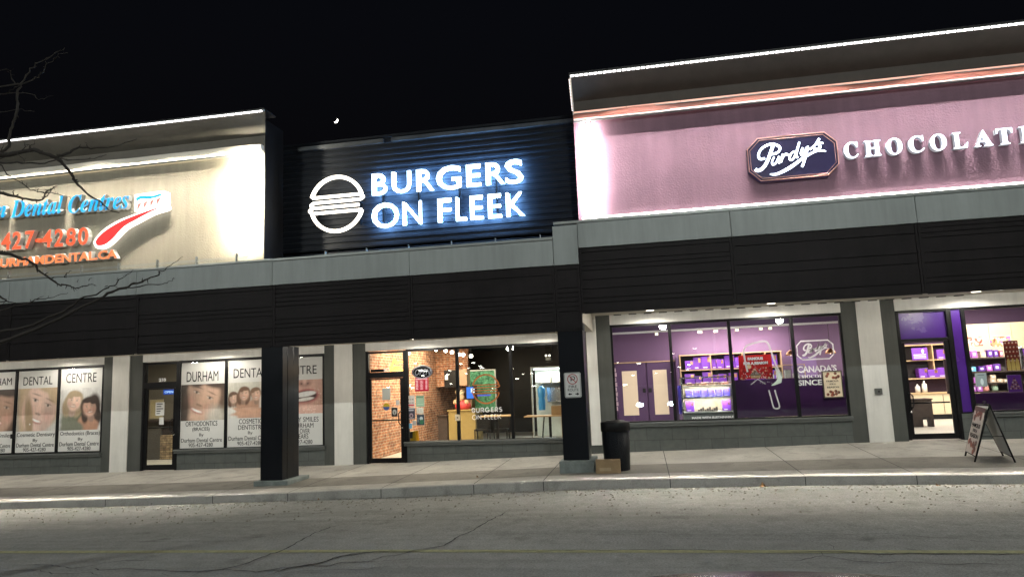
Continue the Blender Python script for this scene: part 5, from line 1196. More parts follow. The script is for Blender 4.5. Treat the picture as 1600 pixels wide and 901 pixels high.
MB().box(9.04, 9.05, 23.99, 24.0, -1.38, -.80).build('door_gap', m_blk, t); MB().box(8.2, 10.1, 24.06, 24.7, -1.55, -1.402).build('kick_plate', m_blk, t)
t = thing('side_table', (7.3, 21.2, -1.55), 'dark weathered wooden stand just inside the chocolate shop door', 'stand')
MB().box(7.10, 7.62, 21.0, 21.5, -1.30, -.83).build('cabinet', m_dwood, t); MB().box(7.06, 7.64, 20.97, 21.52, -.83, -.80).build('top', m_dwood, t); MB().box(7.10, 7.35, 21.0, 21.3, -1.55, -1.3).box(7.55, 7.62, 21.0, 21.3, -1.55, -1.3).build('leg', m_dwood, t)
for i, (x, h) in enumerate(((8.42,.28),(8.62,.38))):
    t = thing('pump_bottle', (x, 23.9, -.74), ['short','tall'][i]+' white pump bottle on the cream counter behind the door handle', 'bottle')
    MB().lathe(x, 24.2, [(.07,-.74),(.075,-.6),(.07,-.74+h*.7),(.03,-.74+h*.8),(.02,-.74+h)], 14).build('bottle', m_white2, t); MB().box(x-.06, x+.02, 24.18, 24.22, -.75+h, -.72+h).build('pump', m_blk, t)
# right-hand window display
t = thing('wall_cupboards', (11, 24, -.2), 'brightly lit cream wall cupboards behind the shelves of the far right window', 'cupboard')
for i in range(7): MB().box(9.9+.62*i, 10.51+.62*i, 23.9, 24.3, .0, 1.30).build('cupboard_door', m_cream, t, bevel=.004)
sh = shelf_unit('window_shelving', 7.5, 10.6, 19.2, .4, [.20,-.135,-.42,-.62], [7.52], -.64, 'dark open shelves with small boxes and jars in the far right window', mat=m_dwood, back=M('taupe_panel', (.20,.16,.15), .6))
r = random.Random(11); pal = [M('pink_violet_carton', (.45,.13,.55), .5), M('deep_violet_carton', (.12,.03,.30), .5), M('kraft_carton', (.50,.30,.13), .6), M('cream_carton', (.62,.48,.34), .6), M('sky_blue_carton', (.15,.45,.65), .5), M('rose_carton', (.50,.10,.16), .5)]
pn = ['pink violet','deep violet','kraft brown','cream','sky blue','rose']
rows = [('top',.222,[(7.62,.22,.13,2),(7.86,.13,.17,0),(8.00,.14,.17,0),(8.20,.13,.15,3),(8.36,.13,.18,1),(8.50,.11,.17,1),(8.63,.09,.15,5),(9.20,.16,.18,1),(9.40,.14,.2,2)]),
        ('second',-.113,[(7.64,.20,.13,4),(7.85,.22,.12,4),(8.12,.16,.12,1),(8.30,.14,.14,0),(8.46,.16,.16,1),(9.1,.2,.2,2),(9.4,.16,.18,3)]),
        ('third',-.398,[(7.62,.14,.16,2),(7.80,.16,.13,5),(7.98,.13,.14,0),(8.13,.11,.12,0),(8.34,.14,.09,3),(8.34,.13,.09,3),(8.50,.13,.08,3),(8.64,.09,.07,3)]),
        ('lowest',-.60,[(7.62,.16,.13,2),(7.90,.12,.15,0),(8.03,.13,.15,0)])]
for nm, z, L_ in rows:
    used = 0
    for i, (x, w, h, m_) in enumerate(L_):
        zz = z + (.092 if (nm == 'third' and i == 5) else 0)
        x2 = x+(.02 if (nm == 'third' and i == 5) else 0)
        t = thing('small_carton', (x2+w/2, 19.3, zz), pn[m_]+' box, '+ORD[i]+' from the left on the '+nm+' far right window shelf', 'carton', 'small boxes on the far right window shelves')
        MB().box(x2, x2+w-.01, 19.22, 19.4, zz, zz+h).build('box', pal[m_], t, bevel=.004)
        MB().box(x2+w*.25, x2+w*.65, 19.216, 19.219, zz+h*.3, zz+h*.7).build('print', m_wvinyl, t)
for i, (x, c) in enumerate(((8.20,(.70,.30,.25)),(8.40,(.30,.42,.30)))):
    t = thing('lidded_jar', (x, 19.3, -.6), ['rose red','pale green'][i]+' jar on the lowest shelf of the far right window', 'jar')
    MB().lathe(x+.05, 19.3, [(.07,-.60),(.075,-.58),(.075,-.49),(.06,-.47)], 16).build('jar', M('jar_%d' % i, c, .35), t); MB().lathe(x+.05, 19.3, [(.062,-.469),(.062,-.44),(.05,-.43)], 16).build('lid', m_cream, t)
def vpic(w, h, bg, cols, n, seed):
    q = np.random.default_rng(seed); p = Pic(w, h, bg)
    for i in range(n): p.ell(q.uniform(0,1), q.uniform(0,1), q.uniform(.05,.14), q.uniform(.04,.12), cols[i % len(cols)], q.uniform(0,180), .15)
    return p
def board(x0, x1, z0, z1, y, pic, label, name='display_poster'):
    t = thing(name, ((x0+x1)/2, y, z0), label, 'poster'); MB().box(x0, x1, y, y+.012, z0, z1).build('board', m_paper, t); pic.mesh('print', m_pic, (x0+.003,y-.003,z0+.003), (x1-x0-.006,0,0), (0,0,z1-z0-.006), t)
board(7.84, 8.30, .50, .74, 19.25, vpic(40,24,(190,90,80),[(220,190,170),(130,40,34),(240,220,200)],40,3), 'red and cream chocolate picture board, left one standing above the far right window shelves')
board(8.46, 8.93, .46, .72, 19.25, vpic(40,24,(180,130,90),[(110,60,40),(210,190,170),(120,80,160)],40,5), 'brown and violet chocolate picture board, right one standing above the far right window shelves')
p = Pic(30,60,(120,40,30))
for i in range(4):
    for j in range(5): p.ell(.13+.25*i+.06*(j % 2), 1-.1-.15*j, .10, .055, (150,50,36), 0, .1); p.ell(.13+.25*i+.06*(j % 2), 1-.07-.15*j, .05, .025, (245,225,205), 0, .3)
for i in range(3): p.ell(.2+.3*i, .14, .14, .26, (240,205,120), 0, .1)
board(7.84, 8.13, -.115, .54, 17.25, p, 'tall red and gold chocolate poster hanging in the far right window')
p = Pic(36,44,(120,50,170))
for j in range(6):
    for i in range(j+1): p.ell(.5+(i-j/2)*.13, .80-.12*j, .06, .05, [(120,60,40),(200,140,110),(230,200,180)][(i+j) % 3], 0, .15)
board(7.80, 8.08, -.575, -.205, 17.20, p, 'purple poster with a pyramid of chocolates, above the film of the far right window')
p = Pic(20,26,(140,155,160)); p.rect(.2,.8,.84,.9,(40,60,70)); p.ell(.55,.35,.14,.25,(200,215,220))
board(7.10, 7.325, -.43, -.14, 17.02, p, 'grey blue card on the glass at the left edge of the far right window')
t = thing('clear_tube', (8.2, 17.6, -.2), 'clear upright tube beside the tall red and gold poster', 'tube'); MB().lathe(8.36, 17.7, [(.05,-.1),(.055,.0),(.055,.35),(.05,.42)], 14).build('tube', m_chrome, t)

# ---------------------------------------------------------------- things outside
t = thing('no_parking_sign', (-1.37, 13.99, -.29), 'white no parking fire route sign screwed to the black column', 'sign')
def rrect(x0, x1, z0, z1, r, n=5):
    P = []
    for cx, cz, a0 in ((x1-r,z0+r,-90),(x1-r,z1-r,0),(x0+r,z1-r,90),(x0+r,z0+r,180)):
        for i in range(n+1): a = math.radians(a0+90*i/n); P.append((cx+r*math.cos(a), cz+r*math.sin(a)))
    return P
MB().prism(rrect(-1.54,-1.21,-.285,.205,.035), 14.0, 14.006).build('plate', M('sign_white', (.74,.74,.72), .4, var=.03), t)
b = MB(); rp = rrect(-1.528,-1.222,-.273,.193,.028); b.stroke(rp+[rp[0]], .006, 13.998, 14.0); text(b, 'FIRE', -1.455, -1.295, -.095, -.045, 13.999, .002, off=.0); text(b, 'ROUTE', -1.475, -1.265, -.16, -.11, 13.999, .002)
b.prism([(-1.475,-.215),(-1.435,-.190),(-1.435,-.205),(-1.40,-.205),(-1.40,-.225),(-1.435,-.225),(-1.435,-.240)], 13.998, 14.0); b.prism([(-1.255,-.215),(-1.295,-.185),(-1.295,-.205),(-1.33,-.205),(-1.33,-.225),(-1.295,-.225),(-1.295,-.245)], 13.998, 14.0)
b.stroke([(-1.405,.035),(-1.405,.125),(-1.36,.125)]+[(-1.36+.03*math.sin(a*.314), .095+.03*math.cos(a*.314)) for a in range(11)]+[(-1.40,.065)], .015, 13.996, 14.0)
b.build('lettering', m_ink, t)
b = MB(); rg = [(-1.375+.095*math.cos(a*.1745), .075+.095*math.sin(a*.1745)) for a in range(37)]; b.stroke(rg, .014, 13.994, 14.0); b.stroke([(-1.442,.142),(-1.308,.008)], .013, 13.993, 14.0); b.build('red_ring', M('sign_red', (.40,.02,.03), .5, var=0), t)
# bin
t = thing('trash_can', (-.56, 14.15, -1.70), 'tall round black pebbled trash can beside the concrete column base', 'trash can')
b = MB(); b.lathe(-.60, 14.16, [(.235,-1.71),(.245,-1.69),(.262,-1.3),(.268,-.95)], 40); b.build('body', M('black_pebbled_plastic', (.007,.009,.013), .3, var=.2, scale=8, bump=1, bscale=90, spec=.25), t)
MB().lathe(-.60, 14.16, [(.278,-.96),(.285,-.955),(.285,-.80),(.275,-.785),(.20,-.775),(.17,-.755),(.10,-.75),(.09,-.79),(.05,-.80)], 40).build('lid', m_blk, t)
# cardboard box, lying closed
t = thing('cardboard_box', (-.76, 13.8, -1.72), 'brown cardboard box on the ground between the concrete base and the trash can', 'cardboard box')
b = MB(); b.box(-.985, -.53, 13.66, 13.90, -1.74, -1.47); b.build('carton', m_card, t, bevel=.004)
b = MB(); b.add([(-.985,13.66,-1.469),(-.53,13.66,-1.469),(-.53,13.78,-1.455),(-.985,13.78,-1.452)], [(0,1,2,3)]); b.add([(-.985,13.90,-1.469),(-.53,13.90,-1.469),(-.53,13.785,-1.450),(-.985,13.785,-1.458)], [(3,2,1,0)])
b.build('flap', m_card, t)
MB().box(-.92,-.70,13.657,13.6595,-1.66,-1.60).build('faint_print', M('faint_print', (.46,.35,.22), .9), t)
# sandwich board
t = thing('sandwich_board', (6.0, 14.4, -1.68), 'folding sandwich board with brown chocolates and lettering, standing open on the right of the pavement', 'sandwich board')
top0, top1 = Vector((6.02,14.55,-.69)), Vector((6.26,14.55,-.71))
fl, fr_ = Vector((5.86,14.78,-1.685)), Vector((5.72,14.12,-1.71))
# two leaves hinged at the top; the ridge runs away from the road
H0, H1 = Vector((6.16,14.85,-.70)), Vector((6.07,14.13,-.685))       # ridge ends (far, near)
A0, A1 = Vector((5.87,14.90,-1.665)), Vector((5.73,14.18,-1.69))     # left leaf feet (far, near)
B0, B1 = Vector((6.48,14.80,-1.665)), Vector((6.34,14.08,-1.695))     # right leaf feet
def leaf(h0, h1, a0, a1, nm, nrm):
    b = MB(); b.tube([h0,a0], .016, 6); b.tube([h1,a1], .016, 6)
    for k in (.0,.9): b.tube([h0.lerp(a0,k), h1.lerp(a1,k)], .013, 6)
    b.build(nm+'_frame', m_blk, t)
    q = [h1.lerp(a1,.03), h1.lerp(a1,.89), h0.lerp(a0,.89), h0.lerp(a0,.03)]; n_ = (q[1]-q[0]).cross(q[3]-q[0]).normalized()*.008
    b = MB(); b.add([p_-n_ for p_ in q]+[p_+n_ for p_ in q], [(0,1,2,3),(7,6,5,4),(0,4,5,1),(1,5,6,2),(2,6,7,3),(3,7,4,0)]); b.build(nm+'_panel', m_paper, t)
    return q, n_
q, n_ = leaf(H0, H1, A0, A1, 'left', 1)
o_ = -abs(.010)*Vector((1,0,0))*1.4
p = choc_pic(40, 62, (205,196,190), 26, 9); p.rect(0,1,.90,1,(90,60,60)); p.noise(.04)
# picture on the outer (left) face: lower-left corner is the far foot seen from outside
pic_o = p.mesh('print', m_pic, tuple(q[2]+o_), tuple(q[1]-q[2]), tuple(q[3]-q[2]), t)
ux = (q[1]-q[2]); uz = (q[3]-q[2]); W_ = ux.length; H_ = uz.length
R4 = Matrix(((ux.x/W_, 0, uz.x/H_, q[2].x+o_.x-.006),(ux.y/W_, 0, uz.y/H_, q[2].y+o_.y),(ux.z/W_, 0, uz.z/H_, q[2].z+o_.z),(0,0,0,1)))
Rn = Matrix(((R4[0][0], .9, R4[0][2], R4[0][3]),(R4[1][0], 0, R4[1][2], R4[1][3]),(R4[2][0], .4, R4[2][2], R4[2][3]),(0,0,0,1)))
b = MB(); text(b, 'FAMOUS', .12*W_, .88*W_, .56*H_, .65*H_, -.002, .001, off=.03, R=Rn); text(b, 'FOR A', .3*W_, .7*W_, .46*H_, .53*H_, -.002, .001, off=.03, R=Rn); text(b, 'REASON', .12*W_, .88*W_, .34*H_, .43*H_, -.002, .001, off=.03, R=Rn)
b.build('lettering', m_ink, t)
leaf(H0, H1, B0, B1, 'right', -1)
b = MB(); b.tube([H0,H1], .016, 6); b.build('hinge', m_blk, t); b = MB(); b.tube([H0+Vector((0,-.25,.02)),H0+Vector((0,-.28,.06)),H0+Vector((0,-.36,.06)),H0+Vector((0,-.39,.02))], .010, 6)
b.build('handle', m_blk, t)
for a_, b_, h_ in ((A1,B1,H1),(A0,B0,H0)): b = MB(); b.tube([a_.lerp(h_,.45), b_.lerp(h_,.45)], .007, 5); b.build('spreader', m_blk, t)
# intercom
t = thing('wall_speaker', (5.08, 16.95, -.52), 'small grey square speaker box on the white pillar by the chocolate shop door', 'speaker')
MB().box(5.015, 5.165, 16.91, 16.954, -.52, -.385).build('box', M('grey_box', (.08,.085,.08), .5), t, bevel=.006); MB().tube([(5.09,16.91,-.452),(5.09,16.902,-.452)], .022, 14).build('grille', m_blk, t)
# leaves by the curb
for lx, ly, ll, ls in ((-6.2,12.90,'small brown leaf in the gutter in front of the burger door',.5),(4.6,12.8,'small brown leaf in the gutter below the white pillar',.55),(-3.3,13.8,'small dry leaf on the pavement in front of the burger windows',.5)):
    b = MB(); z = (road_z(lx,ly) if ly < 13 else walk_z(lx,ly))+.008
    for k in range(5):
        a = k*1.2; b.add([(lx,ly,z+.012),(lx+.09*ls*math.cos(a),ly+.05*ls*math.sin(a),z+.006+.02*(k % 3)),(lx+.07*ls*math.cos(a+.6),ly+.05*ls*math.sin(a+.6),z+.004)], [(0,1,2)])
    b.build('dry_leaf', M('small_leaf_brown', (.26,.15,.07), .8), label=ll, category='leaf')
b = MB(); x0, y0 = 1.90, 12.86; z = road_z(x0,y0)+.01
for k in range(7):
    a = k*.9; b.add([(x0,y0,z+.02),(x0+.09*math.cos(a),y0+.05*math.sin(a),z+.01+.04*(k % 3)),(x0+.07*math.cos(a+.6),y0+.05*math.sin(a+.6),z+.005)], [(0,1,2)])
b.build('dry_leaf', M('dry_leaf_brown', (.38,.20,.08), .8), label='largest crumpled brown leaf lying in the gutter below the chocolate windows', category='leaf')

# ---------------------------------------------------------------- bare tree at the left
BR=[
((0.03, 0.004), [(-7.19, 6.6, 2.83), (-7.12, 6.64, 2.85), (-6.96, 6.68, 2.87), (-6.76, 6.72, 2.91), (-6.64, 6.76, 2.87), (-6.53, 6.8, 2.82), (-6.47, 6.84, 2.76), (-6.38, 6.88, 2.63), (-6.37, 6.92, 2.56), (-6.32, 6.96, 2.49), (-6.23, 7.0, 2.39), (-6.11, 7.04, 2.31), (-6.04, 7.08, 2.23), (-5.93, 7.12, 2.19)]),
((0.014, 0.003), [(-6.53, 6.8, 2.82), (-6.45, 6.86, 2.88), (-6.39, 6.92, 2.94), (-6.33, 6.98, 2.98), (-6.2, 7.04, 2.98), (-6.03, 7.1, 3.0), (-5.92, 7.16, 3.06), (-5.81, 7.22, 3.12)]),
((0.012, 0.003), [(-7.52, 6.9, 2.9), (-7.36, 6.87, 2.87), (-7.08, 6.84, 2.83), (-6.88, 6.81, 2.79), (-6.65, 6.78, 2.76), (-6.48, 6.75, 2.78), (-6.3, 6.72, 2.75), (-6.04, 6.69, 2.71), (-5.88, 6.66, 2.7), (-5.71, 6.63, 2.72)]),
((0.006, 0.002), [(-6.78, 6.6, 2.86), (-6.74, 6.6, 2.93), (-6.78, 6.6, 2.98)]),
((0.006, 0.002), [(-6.7, 6.6, 2.86), (-6.66, 6.6, 2.92), (-6.62, 6.6, 2.97)]),
((0.005, 0.002), [(-6.65, 6.6, 2.86), (-6.7, 6.6, 2.92), (-6.76, 6.6, 2.92)]),
((0.007, 0.002), [(-7.08, 6.6, 2.87), (-7.04, 6.6, 2.94), (-7.0, 6.6, 3.0)]),
((0.006, 0.002), [(-6.91, 6.6, 2.83), (-6.86, 6.6, 2.85), (-6.77, 6.6, 2.77), (-6.74, 6.6, 2.71)]),
((0.004, 0.002), [(-5.95, 6.6, 2.81), (-5.94, 6.6, 2.85), (-5.96, 6.6, 2.88)]),
((0.006, 0.003), [(-6.31, 6.6, 2.74), (-6.32, 6.6, 2.77)]),
((0.022, 0.003), [(-7.06, 6.5, 2.39), (-6.97, 6.53, 2.37), (-6.84, 6.56, 2.33), (-6.73, 6.59, 2.3), (-6.58, 6.62, 2.27), (-6.54, 6.65, 2.28), (-6.51, 6.68, 2.37), (-6.46, 6.71, 2.42), (-6.46, 6.74, 2.45)]),
((0.008, 0.003), [(-7.11, 6.6, 2.73), (-6.96, 6.6, 2.6), (-6.79, 6.6, 2.5), (-6.65, 6.6, 2.4), (-6.51, 6.6, 2.36), (-6.45, 6.6, 2.33)]),
((0.006, 0.002), [(-6.43, 6.6, 2.33), (-6.36, 6.6, 2.33), (-6.22, 6.6, 2.29), (-6.12, 6.6, 2.27)]),
((0.006, 0.002), [(-6.88, 6.6, 2.35), (-6.87, 6.6, 2.39), (-6.85, 6.6, 2.4)]),
((0.007, 0.002), [(-6.48, 6.6, 2.28), (-6.39, 6.6, 2.32), (-6.37, 6.6, 2.4)]),
((0.004, 0.002), [(-6.55, 6.6, 2.37), (-6.52, 6.6, 2.4)]),
((0.02, 0.003), [(-7.24, 6.7, 1.74), (-7.13, 6.73, 1.73), (-7.02, 6.76, 1.71), (-6.93, 6.79, 1.67), (-6.82, 6.82, 1.62), (-6.76, 6.85, 1.56), (-6.75, 6.88, 1.52), (-6.66, 6.91, 1.45), (-6.55, 6.94, 1.36), (-6.47, 6.97, 1.35), (-6.42, 7.0, 1.33), (-6.37, 7.03, 1.31), (-6.29, 7.06, 1.34), (-6.24, 7.09, 1.36), (-6.2, 7.12, 1.34)]),
((0.006, 0.002), [(-6.14, 6.6, 1.36), (-6.12, 6.6, 1.4), (-6.06, 6.6, 1.43)]),
((0.007, 0.002), [(-6.6, 6.6, 1.56), (-6.47, 6.6, 1.53), (-6.37, 6.6, 1.49)]),
((0.004, 0.002), [(-5.99, 6.6, 1.3), (-5.98, 6.6, 1.33)]),
((0.004, 0.002), [(-5.85, 6.6, 1.3), (-5.8, 6.6, 1.33)]),
((0.016, 0.004), [(-7.09, 6.6, 1.26), (-6.96, 6.6, 1.2), (-6.89, 6.6, 1.16), (-6.85, 6.6, 1.14), (-6.75, 6.6, 1.12)]),
((0.01, 0.004), [(-7.05, 6.6, 1.14), (-6.96, 6.6, 1.14), (-6.85, 6.6, 1.14)]),
((0.007, 0.002), [(-6.54, 6.6, 1.12), (-6.51, 6.6, 1.14), (-6.39, 6.6, 1.14), (-6.22, 6.6, 1.16), (-6.1, 6.6, 1.19)]),
((0.004, 0.002), [(-6.51, 6.6, 1.14), (-6.4, 6.6, 1.17)]),
((0.01, 0.007), [(-7.01, 6.6, 1.03), (-6.8, 6.6, 1.07), (-6.64, 6.6, 1.1), (-6.54, 6.6, 1.12)]),
((0.016, 0.002), [(-7.03, 6.6, 0.8), (-6.63, 6.6, 0.83), (-6.33, 6.6, 0.93), (-6.07, 6.6, 1.02), (-5.94, 6.6, 1.12), (-5.75, 6.6, 1.15), (-5.63, 6.6, 1.21), (-5.54, 6.6, 1.23), (-5.46, 6.6, 1.29), (-5.37, 6.6, 1.34), (-5.3, 6.6, 1.39)]),
((0.02, 0.002), [(-7.02, 6.6, 0.67), (-6.47, 6.6, 0.82), (-6.03, 6.6, 0.98), (-5.66, 6.6, 1.12), (-5.53, 6.6, 1.18), (-5.38, 6.6, 1.2), (-5.3, 6.6, 1.24), (-5.2, 6.6, 1.25), (-5.08, 6.6, 1.29), (-4.98, 6.6, 1.34), (-4.91, 6.6, 1.37), (-4.82, 6.6, 1.42), (-4.71, 6.6, 1.49)]),
((0.007, 0.002), [(-5.38, 6.6, 1.2), (-5.25, 6.6, 1.19), (-5.11, 6.6, 1.21), (-4.95, 6.6, 1.21), (-4.87, 6.6, 1.23), (-4.81, 6.6, 1.27)]),
((0.004, 0.002), [(-5.62, 6.6, 1.22), (-5.61, 6.6, 1.24)]),
((0.004, 0.002), [(-5.0, 6.6, 1.35), (-4.96, 6.6, 1.32)]),
((0.02, 0.003), [(-7.63, 7.2, 3.15), (-7.6, 7.22, 3.37), (-7.59, 7.24, 3.53), (-7.56, 7.26, 3.69), (-7.61, 7.28, 3.86), (-7.58, 7.3, 4.01), (-7.57, 7.32, 4.07), (-7.52, 7.34, 4.24), (-7.43, 7.36, 4.34), (-7.25, 7.38, 4.42), (-7.17, 7.4, 4.48), (-7.07, 7.42, 4.54)]),
((0.01, 0.002), [(-7.55, 7.3, 4.07), (-7.43, 7.32, 4.1), (-7.38, 7.34, 4.16), (-7.31, 7.36, 4.21), (-7.3, 7.38, 4.31), (-7.23, 7.4, 4.37), (-7.14, 7.42, 4.46), (-7.03, 7.44, 4.47)]),
((0.01, 0.005), [(-7.95, 7.3, 3.95), (-7.88, 7.3, 3.95), (-7.75, 7.3, 3.96), (-7.66, 7.3, 4.03), (-7.56, 7.3, 4.05)]),
((0.003, 0.006), [(-7.81, 7.3, 4.28), (-7.72, 7.3, 4.16), (-7.64, 7.3, 4.06)]),
((0.007, 0.002), [(-7.75, 7.3, 3.96), (-7.59, 7.3, 3.94), (-7.37, 7.3, 3.89), (-7.32, 7.3, 3.83), (-7.21, 7.3, 3.82), (-7.08, 7.3, 3.84)]),
((0.006, 0.002), [(-7.6, 7.3, 3.72), (-7.46, 7.3, 3.68), (-7.35, 7.3, 3.68)]),
]

t = thing('bare_tree', (-8.6, 6.4, -1.95), 'leafless tree whose thin dark twigs reach in from the left edge across the dental sign', 'tree')
MB().tube([(-8.6,6.4,-2.0),(-8.58,6.4,-1.2),(-8.50,6.42,-.2),(-8.45,6.5,.9),(-8.35,6.55,2.0),(-8.3,6.6,3.0),(-8.35,6.7,4.2),(-8.2,6.8,5.4),(-8.1,6.8,6.4)], [.15,.13,.115,.10,.085,.07,.05,.03,.012], 12).build('trunk', m_bark, t)
rt = random.Random(8)
def trunk_at(z): 
    zs_ = [-2,-1.2,-.2,.9,2,3,4.2,5.4,6.4]; return Vector((float(np.interp(z,zs_,[-8.6,-8.58,-8.5,-8.45,-8.35,-8.3,-8.35,-8.2,-8.1])), float(np.interp(z,zs_,[6.4,6.4,6.42,6.5,6.55,6.6,6.7,6.8,6.8])), z))
for (w0, w1), P_ in BR:
    w0 *= 1.7; w1 *= 1.6
    P_ = [Vector(q_) for q_ in P_]
    if P_[0].x < -6.9:
        s_ = trunk_at(max(-.5, P_[0].z-.55)); mid_ = s_.lerp(P_[0], .55)+Vector((0,0,.06)); P_ = [s_, mid_]+P_
    # Catmull-Rom with small knuckles
    Q = []
    for i in range(len(P_)-1):
        p0, p1, p2, p3 = P_[max(i-1,0)], P_[i], P_[i+1], P_[min(i+2,len(P_)-1)]
        for k in range(3):
            u = k/3; v_ = .5*((2*p1)+(-p0+p2)*u+(2*p0-5*p1+4*p2-p3)*u*u+(-p0+3*p1-3*p2+p3)*u**3); Q.append(v_+Vector((rt.gauss(0,.004),rt.gauss(0,.01),rt.gauss(0,.004))))
    Q.append(P_[-1]); n_ = len(Q); rr = [(w0*.62*(1-i/(n_-1))+w1*.62*(i/(n_-1)))*rt.uniform(.85,1.25) for i in range(n_)]
    b = MB(); b.tube(Q, rr, 7)
    for i in range(2, n_-1):
        if rt.random() < .30:
            d_ = Vector((rt.uniform(-1,1),rt.uniform(-.5,.5),rt.uniform(-1,1))).normalized()*rt.uniform(.02,.06); b.tube([Q[i],Q[i]+d_*.6,Q[i]+d_], [rr[i]*.6,rr[i]*.5,.002], 5)
    b.build('branch', m_bark, t)

# ---------------------------------------------------------------- the car whose bonnet shows at the foot of the picture
t = thing('parked_car', (.45, .6, -1.95), 'dark car facing the shops, only the rim of its bonnet showing at the bottom edge', 'car')
m_car = M('dark_car_paint', (.035,.033,.032), .22, metal=.3, var=.05, spec=.7)
def loft(name, secs, mat, n=None, **k):
    b = MB(); m = len(secs[0]); vs = [p_ for s_ in secs for p_ in s_]
    b.add(vs, [(i*m+j, (i+1)*m+j, (i+1)*m+j+1, i*m+j+1) for i in range(len(secs)-1) for j in range(m-1)], True); return b.build(name, mat, t)
CX = .45
def hood_z(u, v):      # u -1..1 across, v 0 front .. 1 windscreen
    return -.730 - .050*u*u - .10*abs(u)**6 - .03*(1-min(1, v*14))**2 + .16*v
def front_y(u): return 2.955 - .13*abs(u)**2.5 - .35*abs(u)**8
secs = []
for j in range(15):
    v_ = j/14; row = []
    for i in range(25):
        u = -1+2*i/24; y = front_y(u)*(1-v_)+1.55*v_; row.append((CX+.88*u, y, hood_z(u, v_)))
    secs.append(row)
loft('hood', secs, m_car)
fr = []
for k in range(8):
    s_ = k/7; row = []
    for i in range(25):
        u = -1+2*i/24; row.append((CX+.88*u*(1+.04*math.sin(math.pi*s_)), front_y(u)+.10*math.sin(math.pi*s_*.9), hood_z(u,0)*(1-s_)+(-1.72)*s_))
    fr.append(row)
loft('front_bumper', fr, m_car)
for sgn in (-1, 1):
    b = MB(); X_ = CX+sgn*.885
    b.add([(X_,2.48,-.92),(X_,1.5,-.74),(X_,-1.9,-.78),(X_,-1.95,-1.6),(X_,2.62,-1.65)], [(0,1,2,3,4)]); b.build('side_panel', m_car, t)
    for yy in (1.95, -1.05):
        b = MB(); b.add(*(lambda P: (P, [tuple(range(28)), tuple(range(55,27,-1))]+[(i,(i+1)%28,28+(i+1)%28,28+i) for i in range(28)]))([(X_-sgn*.2, yy+.34*math.cos(i*.2244), -1.61+.34*math.sin(i*.2244)) for i in range(28)]+[(X_+sgn*.015, yy+.34*math.cos(i*.2244), -1.61+.34*math.sin(i*.2244)) for i in range(28)]))
        w_ = b.build('wheel', m_blk, t)
        b = MB(); b.tube([(X_+sgn*.016,yy,-1.61),(X_+sgn*.03,yy,-1.61)], .21, 24); b.build('rim', m_chrome, w_)
    b = MB(); b.ball((CX+sgn*.66, 3.03, -1.04), .13, 1.3, .5, .8); b.build('headlight', e_head, t)
MB().box(CX-.45, CX+.45, 3.035, 3.055, -1.22, -.98).build('grille', m_blk, t)
MB().box(CX-.86, CX+.86, -1.95, 1.6, -1.45, -.80).build('body_tub', m_car, t, bevel=.05)
b = MB(); gh = [(1.45,-.66),(.62,-.33),(-.9,-.30),(-1.75,-.78)]
for sgn in (-1,1):
    pass
secs = []
for y_, z_ in gh: secs.append([(CX-.78,y_,z_-.06),(CX-.70,y_,z_),(CX,y_,z_+.03),(CX+.70,y_,z_),(CX+.78,y_,z_-.06)])
loft('roof_and_glass', secs, m_blk)

# ---------------------------------------------------------------- car park behind the viewer: lamp posts and far lights, seen in the glass
def lot_lamp(x, y, label):
    t = thing('car_park_lamp', (x, y, -1.95), label, 'lamp post', 'tall lamps of the car park')
    MB().tube([(x,y,-1.95),(x,y,9.9)], [.09,.06], 10).build('pole', m_cop, t)
    MB().box(x-.35, x+.35, y+.05, y+.55, 9.85, 9.95).build('head', m_cop, t); MB().box(x-.28, x+.28, y+.1, y+.5, 9.83, 9.848).build('lens', E('lamp_lens', (.95,1,.93), 12), t)
lot_lamp(-21, -6.4, 'tall car park lamp behind the viewer on the left'); lot_lamp(4, -6.4, 'tall car park lamp behind the viewer in the middle'); lot_lamp(30, -6.4, 'tall car park lamp behind the viewer on the right')
b = MB(); b2 = MB(); rr_ = random.Random(5)
for i in range(46):
    x, y, z = rr_.uniform(-34,6), rr_.uniform(-70,-45), rr_.uniform(-.6,3.4); b.ball((x,y,z), rr_.uniform(.08,.2), 1.6, 1, .6, 8, 5)
b.build('far_lights', E('far_lamp_glow', (1,.95,.85), 22), kind='stuff')

# ---------------------------------------------------------------- lights
def area(name, loc, rot, sx, sy, watts, col, spread=180):
    l = bpy.data.lights.new(name, 'AREA'); l.shape = 'RECTANGLE'; l.size = sx; l.size_y = sy; l.energy = watts; l.color = col; l.spread = math.radians(spread)
    o = bpy.data.objects.new(name, l); C.objects.link(o); o.location = loc; o.rotation_euler = [math.radians(a) for a in rot]; return o
def spot(name, loc, target, watts, col, ang, blend=.5, rad=.05):
    l = bpy.data.lights.new(name, 'SPOT'); l.energy = watts; l.color = col; l.spot_size = math.radians(ang); l.spot_blend = blend; l.shadow_soft_size = rad
    o = bpy.data.objects.new(name, l); C.objects.link(o); o.location = loc
    o.rotation_euler = (Vector(target)-Vector(loc)).to_track_quat('-Z', 'Y').to_euler(); return o
